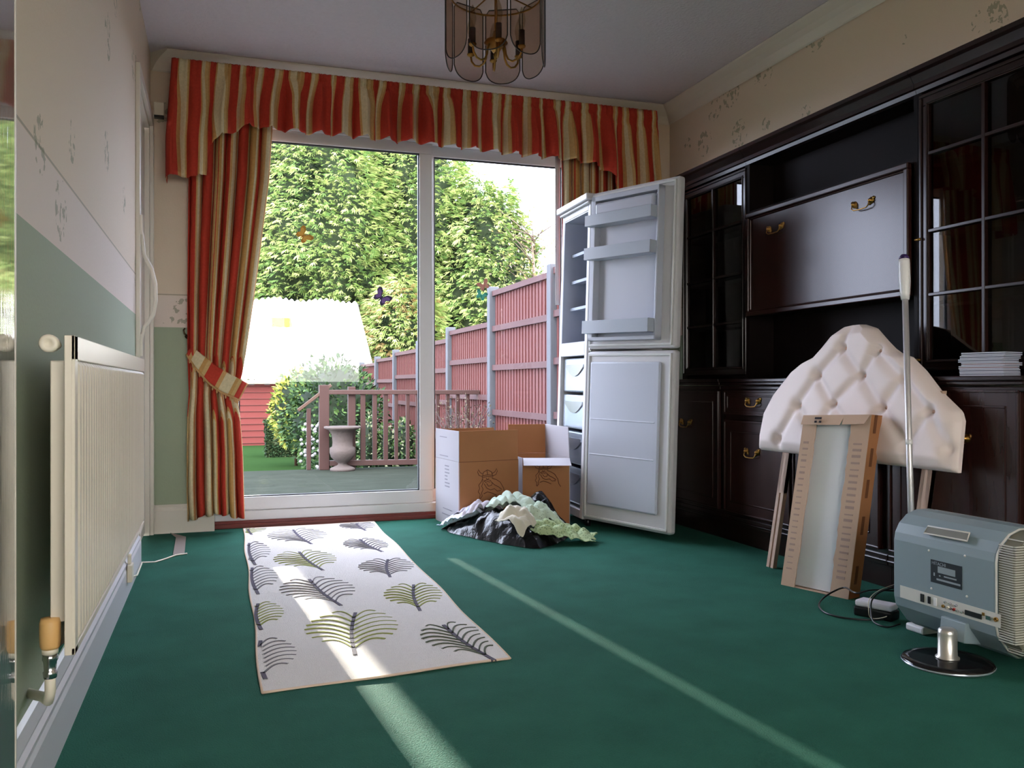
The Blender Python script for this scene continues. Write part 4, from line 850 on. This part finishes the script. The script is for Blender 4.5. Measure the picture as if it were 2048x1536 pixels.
# ------------------------------------------------------------------ ceiling light
cc = Vector((1.013, 3.21, 0)); ch = thing('ceiling_light', 'brass ceiling light with smoked glass panels hanging from the ceiling', 'ceiling light', (cc.x, cc.y, ZC))
M_smoke = glass_mat('smoked_bronze_glass', (.84, .76, .69), .02, 1.18)
M_edge = mat('dark_glass_edge', (40, 26, 22), .3)
NP, RR, zb_, zt_ = 8, .182, 1.962, 2.262; wd = 2*RR*math.tan(math.pi/NP)*.93
for i in range(NP):
    a = 2*math.pi*(i+.42)/NP; nrm = Vector((math.cos(a), math.sin(a), 0)); tg = Vector((-nrm.y, nrm.x, 0)); o_ = cc+nrm*RR
    pr = []
    for s_ in range(21):
        t = s_/20; x = -wd/2+wd*t; e = abs(2*t-1); pr.append((x, zb_+.034*e**2.6+.016*(e**12)))
    pr += [(wd/2, zt_-.02), (wd/2*.8, zt_), (-wd/2*.8, zt_), (-wd/2, zt_-.02)]
    m = MB(); m.prism([o_+tg*x+UP*z for x, z in pr], nrm*.004); g_ = m.build('glass_panel', M_smoke); adopt(ch, g_)
    m = MB(); m.tube([o_+nrm*.002+tg*x+UP*z for x, z in pr], .0022, 6, closed=True); r_ = m.build('panel_edge', M_edge); kid(g_, r_)
m = MB(); m.lathe([(.045, ZC-.025), (.055, ZC-.012), (.055, ZC)], cc, 24); adopt(ch, m.build('ceiling_cup', M_brass))
m = MB(); m.tube([cc+UP*(ZC-.02), cc+UP*2.04], .006, 10); m.lathe([(.012, 2.02), (.03, 2.045), (.046, 2.056), (.040, 2.066), (.016, 2.075), (.010, 2.10)], cc, 20); m.lathe([(.002, 1.992), (.008, 2.0), (.011, 2.01), (.006, 2.02)], cc, 12); adopt(ch, m.build('central_stem', M_brass))
m = MB(); m.tube([cc+Vector((math.cos(t/32*2*math.pi), math.sin(t/32*2*math.pi), 0))*(RR-.008)+UP*2.235 for t in range(32)], .004, 6, closed=True)
for i in range(4): a = i*math.pi/2+.3; m.tube([cc+UP*2.26, cc+Vector((math.cos(a), math.sin(a), 0))*(RR-.008)+UP*2.235], .003, 6)
adopt(ch, m.build('support_ring', M_brass))
for i in range(6):
    a = 2*math.pi*(i+.3)/6; dr_ = Vector((math.cos(a), math.sin(a), 0))
    m = MB(); m.tube([cc+dr_*r_+UP*z for r_, z in ((.030, 2.052), (.038, 2.03), (.042, 2.005), (.052, 1.985), (.070, 1.976), (.090, 1.982), (.104, 2.0), (.108, 2.022))], .0042, 8); m.lathe([(.005, 2.018), (.014, 2.024), (.015, 2.030)], cc+dr_*.108, 12); ar = m.build('arm', M_brass); adopt(ch, ar)
    m = MB(); m.lathe([(.0115, 2.030), (.0115, 2.088)], cc+dr_*.108, 14); kid(ar, m.build('candle_tube', mat('dark_candle_tube', (54, 30, 28), .5) if i == 0 else bpy.data.materials['dark_candle_tube']))
    m = MB(); m.lathe([(.007, 2.088), (.010, 2.10), (.015, 2.125), (.011, 2.15), (.003, 2.175)], cc+dr_*.108, 12); kid(ar, m.build('bulb', glass_mat('clear_bulb', (.85, .8, .7), .05) if i == 0 else bpy.data.materials['clear_bulb']))

# ------------------------------------------------------------------ garden
def od(rgb, f=.27):
    return tuple(255*((12.92*x) if x <= .0031308 else 1.055*x**(1/2.4)-.055) for x in [c*f for c in lin(rgb)])
M_grass = mat('lawn_grass', od((66, 98, 58)), .95, spec=0, var=.3, vs=30, bump=.6, bs=150)
M_pav = mat('mossy_paving', od((82, 90, 84)), 1.0, spec=0, var=.30, vs=3.5, bump=.4, bs=30, stretch=(1, 2.5, 1))
M_fen = mat('red_brown_fence', od((134, 52, 54)), .75, var=.16, vs=3, stretch=(6, 6, .5)); M_rail = mat('fence_rail', od((104, 54, 62)), .75)
M_conc = mat('concrete_post', od((118, 126, 144)), .85, var=.08, vs=8)
M_deck = mat('dark_red_timber', od((86, 36, 38)), .6, var=.15, vs=5)
M_stone = mat('weathered_stone', od((124, 112, 114)), .9, var=.2, vs=14, bump=.4, bs=40)
struct('ground', MB().box((-30, 4.98, -.75), (40, 80, -.6)), M_grass)
struct('ground_front', MB().box((-30, -30, -.9), (40, YR-.16, -.6)), mat('drive_gravel', (150, 132, 108), .9))
m = MB(); m.box((-3.5, 4.98, -.6), (2.80, 9.95, -.2)); struct('patio', m, M_pav)
# fence along the right
fe = thing('garden_fence', 'long red-brown panel fence with concrete posts stepping down the right side of the garden', 'fence', (2.83, 7, -.3)); FX = 2.83
py_ = [5.30, 7.27, 9.10, 10.94, 12.75, 14.6, 16.4, 18.3]; pz = [1.78, 1.755, 1.43, 1.34, 1.28, 1.22, 1.16]
for i, y in enumerate(py_):
    zt2 = pz[min(i, 6)]+.06 if i < 2 else pz[min(max(i-1, 0), 6)]+.05
    m = MB(); m.box((FX-.05, y-.05, -.7), (FX+.06, y+.05, zt2)); adopt(fe, m.build('concrete_post', M_conc, bevel=.008))
for i in range(7):
    y0, y1, zt2 = py_[i]+.05, py_[i+1]-.05, pz[i]; zb2 = zt2-1.75
    m = MB(); y = y0; r_ = random.Random(i)
    while y < y1-.02: m.add([(FX+.004, y, zb2), (FX+.016, y+.10, zb2), (FX+.016, y+.10, zt2-.02), (FX+.004, y, zt2-.02), (FX+.024, y, zb2), (FX+.026, y+.10, zb2), (FX+.026, y+.10, zt2-.02), (FX+.024, y, zt2-.02)], [(0, 3, 2, 1), (4, 5, 6, 7), (0, 4, 7, 3), (1, 2, 6, 5)]); y += .0905
    pn = m.build('fence_panel', M_fen); adopt(fe, pn)
    m = MB(); m.box((FX-.022, y0, zt2-.055), (FX+.035, y1, zt2), 0)
    for f in (.38, .80, 1.28): m.box((FX-.022, y0, zt2-f-.06), (FX+.004, y1, zt2-f), 0)
    kid(pn, m.build('rails', M_rail))
# railing at the end of the patio
rl = thing('patio_railing', 'dark red timber railing with square balusters at the end of the patio', 'railing', (1.9, 9.7, -.2))
def onr(px, z=0): return hit(px, 938, (.14, 1, 0), 10.02)    # vertical plane of the railing
def post(px0, px1, z0, z1, nm, th=.05, off=0):
    a, b = onr(px0), onr(px1); m = MB(); m.box((a.x, a.y-th/2+off, z0), (b.x, a.y+th/2+off, z1)); o = m.build(nm, M_deck, bevel=.004); adopt(rl, o); return o
post(638, 658, -.2, .74, 'newel_post', .10); post(697, 712, -.2, .72, 'newel_post', .08, .05)
for a, b in ((613, 622), (721, 731), (745, 754), (767, 776), (789, 796), (812, 819), (832, 839), (852, 859), (872, 879), (892, 899), (912, 919), (932, 939)): post(a, b, -.2 if a < 640 else -.12, .48 if a < 640 else .64, 'baluster', .035)
a, b = onr(648), onr(958); m = MB(); m.bar((a.x, a.y, .66), (b.x, b.y, .655), .07, .05); adopt(rl, m.build('top_rail', M_deck, bevel=.004))
m = MB(); m.bar((a.x, a.y, -.13), (b.x, b.y, -.13), .05, .06); adopt(rl, m.build('bottom_rail', M_deck, bevel=.004))
m = MB(); c_ = onr(600); m.bar((a.x+.08, a.y, .74), (c_.x-.02, c_.y, .46), .09, .035); adopt(rl, m.build('sloping_handrail', mat('brown_handrail', od((112, 74, 60)), .6), bevel=.004))
# urn
u0 = hz(685, 941, -.2); m = MB(); m.lathe([(.135, 0), (.135, .025), (.115, .035), (.055, .06), (.045, .08), (.075, .10), (.125, .15), (.140, .20), (.138, .25), (.112, .265), (.108, .32), (.118, .40), (.150, .445), (.200, .465), (.200, .485), (.165, .485), (.10, .44)], u0, 36)
un = m.build('stone_urn', M_stone); tag(un, 'weathered stone urn standing on the patio before the railing', 'urn')
def leaves(m, c, r, n, size, mi=(0, 1, 2), seed=1, shell=.25, front=True, flat=.0, zmin=-9, wide=.5, excl=None, droop=0):
    rr = random.Random(seed); c = Vector(c)
    k = 0
    while k < n:
        d = Vector((rr.gauss(0, 1), rr.gauss(0, 1), rr.gauss(0, 1))).normalized()
        if front and d.y > .45: continue
        s = 1-shell*rr.random()**1.5; bmp = 1+.22*vnoise(d.x*2.6+seed, d.y*2.6, d.z*2.6)
        p = c+Vector((d.x*r[0], d.y*r[1], d.z*r[2]))*s*bmp
        if p.z < zmin: continue
        k += 1; L_ = size*rr.uniform(.6, 1.3); ax = (d+Vector((rr.uniform(-1, 1), rr.uniform(-1, 1), rr.uniform(-1, 1)-droop))*.9).normalized(); sd_ = ax.cross(Vector((rr.uniform(-1, 1), rr.uniform(-1, 1), rr.uniform(-1, 1)))).normalized()*L_*wide*.5
        q = rr.choice(mi); m.add([p, p+ax*L_*.45+sd_, p+ax*L_, p+ax*L_*.45-sd_], [(0, 1, 2, 3)], q)
def blob(m, c, r, mi, seed=1, nu=24, nv=14, amp=.16, zmin=None):
    c = Vector(c)
    def f(u, v):
        a = u*2*math.pi; b = (v-.5)*math.pi; d = Vector((math.cos(a)*math.cos(b), math.sin(a)*math.cos(b), math.sin(b))); s = 1+amp*vnoise(d.x*2+seed, d.y*2, d.z*2)
        z = c.z+d.z*r[2]*s
        return (c.x+d.x*r[0]*s, c.y+d.y*r[1]*s, z if zmin is None else max(zmin, z))
    m.grid(f, nu, nv, mi)
G = lambda n_, c, f=.27: mat(n_, od(c, f), .7, spec=.15)
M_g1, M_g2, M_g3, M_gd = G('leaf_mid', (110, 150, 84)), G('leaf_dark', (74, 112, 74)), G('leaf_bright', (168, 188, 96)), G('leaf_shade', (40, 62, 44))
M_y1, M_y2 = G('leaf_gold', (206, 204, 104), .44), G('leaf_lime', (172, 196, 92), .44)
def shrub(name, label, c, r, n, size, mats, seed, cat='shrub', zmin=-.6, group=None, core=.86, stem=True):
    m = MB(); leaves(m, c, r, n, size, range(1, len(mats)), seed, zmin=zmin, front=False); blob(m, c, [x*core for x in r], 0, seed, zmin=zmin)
    e = thing(name, label, cat, (c[0], c[1], zmin), group); adopt(e, m.build('foliage', mats))
    if stem: m = MB(); m.tube([(c[0], c[1], zmin-.02), (c[0], c[1], c[2])], .03, 6); adopt(e, m.build('stem', G('bark_'+name, (92, 70, 56))))
    return e
def at(px, py, dep):
    r = F_+R_*((px-1024)/FPX)-U_*((py-768)/FPX); return Vector((0, 0, CH))+r*dep
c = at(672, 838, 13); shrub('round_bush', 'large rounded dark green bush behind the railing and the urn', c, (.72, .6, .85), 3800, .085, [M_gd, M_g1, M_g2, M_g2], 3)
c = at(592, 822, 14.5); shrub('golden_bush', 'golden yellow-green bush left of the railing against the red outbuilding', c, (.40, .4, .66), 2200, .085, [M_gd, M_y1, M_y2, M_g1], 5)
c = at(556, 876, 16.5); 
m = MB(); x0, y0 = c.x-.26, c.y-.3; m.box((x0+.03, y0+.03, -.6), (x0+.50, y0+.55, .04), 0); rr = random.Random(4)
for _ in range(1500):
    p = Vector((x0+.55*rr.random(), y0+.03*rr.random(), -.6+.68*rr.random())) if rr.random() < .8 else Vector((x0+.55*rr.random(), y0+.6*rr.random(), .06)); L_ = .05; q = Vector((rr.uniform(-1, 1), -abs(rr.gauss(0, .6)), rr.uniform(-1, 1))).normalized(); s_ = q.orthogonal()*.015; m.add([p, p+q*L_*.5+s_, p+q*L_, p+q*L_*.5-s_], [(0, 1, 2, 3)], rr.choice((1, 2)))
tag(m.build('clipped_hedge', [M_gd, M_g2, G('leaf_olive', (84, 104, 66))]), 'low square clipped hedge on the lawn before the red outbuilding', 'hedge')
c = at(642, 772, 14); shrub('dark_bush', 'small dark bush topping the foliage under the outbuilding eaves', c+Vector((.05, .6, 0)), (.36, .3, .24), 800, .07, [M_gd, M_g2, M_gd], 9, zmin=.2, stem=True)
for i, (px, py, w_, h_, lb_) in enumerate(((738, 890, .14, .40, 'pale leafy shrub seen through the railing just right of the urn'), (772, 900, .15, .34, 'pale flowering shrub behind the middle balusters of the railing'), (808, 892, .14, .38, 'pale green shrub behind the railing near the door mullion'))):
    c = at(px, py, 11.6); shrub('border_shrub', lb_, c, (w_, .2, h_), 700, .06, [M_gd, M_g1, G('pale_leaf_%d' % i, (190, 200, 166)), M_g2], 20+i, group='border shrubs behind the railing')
# climbing white flowers by the post
m = MB(); c = at(620, 895, 10.6); leaves(m, c, (.11, .08, .32), 260, .05, (0, 1), 31, front=False); rr = random.Random(3)
for _ in range(46):
    p = c+Vector((rr.uniform(-.12, .12), -.09+rr.uniform(-.02, .02), rr.uniform(-.32, .30))); m.lathe([(.002, -.02), (.018, -.01), (.022, .004), (.012, .018), (.002, .022)], p, 7, (0, 0, 1), 2)
tag(m.build('flowering_climber', [M_g1, M_g2, G('white_petals', (222, 226, 240))]), 'narrow white-flowering climber growing beside the railing post', 'plant')
# dry twiggy shrub by the fence
m = MB(); rr = random.Random(12); c = at(925, 850, 9.3); b0_ = Vector((c.x, c.y, -.2))
for _ in range(90):
    d_ = Vector((rr.uniform(-.38, .38), rr.uniform(-.2, .2), rr.uniform(.35, .75))); mid = b0_+d_*.5+Vector((rr.uniform(-.05, .05), 0, .05)); m.tube([b0_, mid, b0_+d_], [.006, .004, .002], 4)
leaves(m, b0_+Vector((0, 0, .5)), (.36, .2, .34), 500, .03, (1,), 8, front=False, shell=.8)
tag(m.build('dry_shrub', [G('dry_twig', (110, 96, 100)), G('dry_leaf', (136, 128, 112))]), 'dry twiggy shrub by the red fence, seen above the cardboard boxes', 'shrub')
# outbuilding with a pale ribbed roof
ob = thing('outbuilding', 'red-brown garden outbuilding with a pale ribbed roof at the end of the lawn', 'outbuilding', (2, 21, -.6))
sx0, sx1, sy0 = .25, 3.42, 20.0
m = MB(); m.box((sx0, sy0+.15, -.6), (sx1-.12, 23.0, .84)); m.prism([(sx1-.12, sy0+.15, .84), (sx1-.12, 23.0, 2.75), (sx1-.12, 23.1, .84)], (-.1, 0, 0)); ow = m.build('board_wall', mat('red_painted_board', od((156, 54, 56)), .8, var=.15, vs=2)); adopt(ob, ow)
m = MB()
for i in range(10): m.box((sx0, sy0+.13, -.55+i*.14), (sx1-.12, sy0+.15, -.545+i*.14))
m.box((1.45, sy0+.10, -.6), (1.52, sy0+.15, .8)); kid(ow, tag(m.build('board_joints', M_deck), kind='stuff'))
def roof(u, v):
    x = sx0-.1+(sx1+.02-sx0+.1+.0)*u; z = .86+(2.92-.86)*v; y = sy0+(23-sy0)*v; s_ = math.sin(x*2*math.pi/.145)
    wv = .035*math.sin(x*5.2+.6) if v > .99 else 0
    return (x+(.10*v if u > .99 else 0)*0, y-.02*s_, z+.025*s_+wv)
m = MB(); m.grid(roof, 300, 12); rf = m.build('ribbed_roof', mat('pale_roof_sheet', (238, 238, 236), .5, var=.03, vs=3), solid=.012); adopt(ob, rf)
sl = Vector((0, 3, 2.06)).normalized(); nrm = Vector((0, -2.06, 3)).normalized(); pc = hit(563, 653, (0, -2.06, 3), -2.06*sy0+3*.86)+nrm*.11
m = MB(); m.ob(pc-Vector((.235, 0, 0))-sl*.20, (.47, 0, 0), sl*.40, nrm*.02); m.ob(pc-Vector((.21, 0, 0))-sl*.12+nrm*.02, (.03, 0, 0), sl*.04, nrm*.01, 1); kid(rf, m.build('yellow_roof_panel', [mat('yellow_panel', od((220, 190, 70), .35), .8, spec=.1), M_deck]))
m = MB(); m.tube([(sx0-.1, sy0-.04, .80), (sx1+.05, sy0-.04, .80)], .045, 8); adopt(ob, m.build('gutter', mat('gutter_plastic', (186, 180, 172), .5)))
for i in range(9): m = MB(); m.box((.62+i*.33, sy0-.10, .74), (.62+i*.33+.12, sy0-.085, .765)); adopt(ob, m.build('gutter_bracket', M_dark))
# conifers
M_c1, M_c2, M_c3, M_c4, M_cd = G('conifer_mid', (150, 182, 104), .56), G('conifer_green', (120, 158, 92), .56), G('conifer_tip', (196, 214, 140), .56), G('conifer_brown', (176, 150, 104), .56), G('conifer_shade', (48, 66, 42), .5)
def conifer(label, c, r, n, seed, trunk=True, mi=(1, 1, 1, 2, 2, 3, 3, 3), core=True, zmin=1.2, ycut=.2):
    rr = random.Random(seed); m = MB(); c = Vector(c); k = 0
    while k < n:
        d = Vector((rr.gauss(0, 1), rr.gauss(0, 1), rr.gauss(0, 1))).normalized()
        if d.y > ycut: continue
        lump = vnoise(d.x*3.2+seed, d.y*3.2, d.z*4.6+seed); s = (1+.26*lump)*(1-.16*rr.random())
        p = c+Vector((d.x*r[0], d.y*r[1], d.z*r[2]))*s
        if p.z < zmin: continue
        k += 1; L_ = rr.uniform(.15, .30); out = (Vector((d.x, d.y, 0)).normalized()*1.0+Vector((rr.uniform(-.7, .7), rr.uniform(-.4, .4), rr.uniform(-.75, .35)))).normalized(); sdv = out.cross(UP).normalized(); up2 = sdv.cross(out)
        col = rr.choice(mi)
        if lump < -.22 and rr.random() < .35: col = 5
        for j in range(6):
            t = (j/5-.5)*2; dir_ = (out+sdv*t*.85+up2*rr.uniform(-.25, .25)).normalized(); ln_ = L_*(1-.35*abs(t)); o_ = p+out*.02*j; ww = (sdv*math.cos(t)+up2*.6).normalized()*ln_*.085
            m.add([o_, o_+dir_*ln_*.5+ww, o_+dir_*ln_-UP*.03, o_+dir_*ln_*.5-ww], [(0, 1, 2, 3)], col)
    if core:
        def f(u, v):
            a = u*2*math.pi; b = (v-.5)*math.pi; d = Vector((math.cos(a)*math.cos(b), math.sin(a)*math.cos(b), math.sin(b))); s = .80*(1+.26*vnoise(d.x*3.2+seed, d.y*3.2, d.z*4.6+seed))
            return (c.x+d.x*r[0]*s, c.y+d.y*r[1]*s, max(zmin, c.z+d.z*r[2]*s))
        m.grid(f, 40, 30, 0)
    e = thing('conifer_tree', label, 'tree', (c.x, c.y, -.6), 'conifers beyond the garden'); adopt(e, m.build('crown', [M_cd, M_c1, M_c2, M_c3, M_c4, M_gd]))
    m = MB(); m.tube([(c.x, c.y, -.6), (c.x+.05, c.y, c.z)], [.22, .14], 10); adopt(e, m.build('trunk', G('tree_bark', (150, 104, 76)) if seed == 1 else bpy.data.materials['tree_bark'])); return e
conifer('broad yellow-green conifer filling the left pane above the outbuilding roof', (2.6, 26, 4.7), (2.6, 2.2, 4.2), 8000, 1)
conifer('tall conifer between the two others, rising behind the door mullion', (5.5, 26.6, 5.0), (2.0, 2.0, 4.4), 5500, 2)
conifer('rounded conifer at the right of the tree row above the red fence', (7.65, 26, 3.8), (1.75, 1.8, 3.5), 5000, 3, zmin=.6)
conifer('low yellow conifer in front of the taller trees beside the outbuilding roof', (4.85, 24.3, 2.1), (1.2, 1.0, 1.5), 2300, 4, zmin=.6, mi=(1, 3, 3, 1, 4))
# sparse tree at the right
m = MB(); rr = random.Random(40); tb_ = Vector((8.95, 24.5, -.6)); m.tube([tb_, tb_+Vector((.1, 0, 3)), tb_+Vector((-.1, 0, 5.6))], [.12, .08, .03], 8)
e = thing('sparse_tree', 'thin sparse tree with yellowing leaves at the right against the white sky', 'tree', tb_)
for i in range(46):
    z = 1.2+4.6*rr.random(); s_ = tb_+Vector((0, 0, z)); d_ = Vector((rr.uniform(-1.7, 1.2), rr.uniform(-.8, .8), rr.uniform(.1, 1.1))); m.tube([s_, s_+d_*.5+Vector((0, 0, .05)), s_+d_], [.025, .015, .005], 4)
adopt(e, m.build('trunk', G('pale_bark', (170, 150, 140))))
m = MB(); leaves(m, tb_+Vector((-.15, 0, 3.6)), (1.55, 1.2, 2.9), 3200, .10, (0, 1, 2), 41, front=False, shell=.95, zmin=.5); adopt(e, m.build('foliage', [G('thin_leaf_gold', (222, 196, 120), .44), G('thin_leaf_green', (176, 192, 130), .44), G('thin_leaf_pale', (206, 196, 176), .44)]))
# hedge blocks added out of view to block the low sun; gaps shape the streaks
def hedge(x0, x1, label):
    m = MB(); y0, y1, z1 = 26.8, 28.2, 7.0
    nx, nz = 10, 16
    def f(u, v):
        b = math.sin(u*math.pi)*math.sin(v*math.pi); return (x0+(x1-x0)*u, y0-.18*b*(1+vnoise(u*6, v*9, x0)), -.6+(z1+.6)*v)
    m.grid(f, nx, nz, 0); m.box((x0, y0, -.6), (x1, y1, z1), 0); rr = random.Random(int(x1*10)+50)
    for _ in range(1400):
        u, v = rr.uniform(.06, .94), rr.random(); p = Vector(f(u, v)); q = Vector((rr.uniform(-.5, .5), -1, rr.uniform(-.6, .6))).normalized(); L_ = min(.22, .6*min(u, 1-u)*(x1-x0)+.02); s_ = q.orthogonal()*L_*.3; m.add([p, p+q*L_*.5+s_, p+q*L_, p+q*L_*.5-s_], [(0, 1, 2, 3)], rr.choice((1, 2)))
    m.v = [(a-.080*(b-27.0), b, c) for a, b, c in m.v]
    tag(m.build('sun_blocker_hedge', [M_cd, M_c1, M_c2]), label, 'hedge', 'added sun-blocking hedge blocks beyond the lawn')
SX = lambda x, y: x-.080*(27-y)      # sun line through floor point (x, y) at y = 27
g1, g2 = SX(.326, 2.65), SX(1.035, 2.5)
hedge(-7, g1-.036, 'added sun-blocking hedge block furthest left beyond the lawn')
hedge(g1+.036, g2-.007, 'narrow added sun-blocking hedge block between the two wider ones')
hedge(g2+.007, 1.0, 'added sun-blocking hedge block behind the left end of the outbuilding')
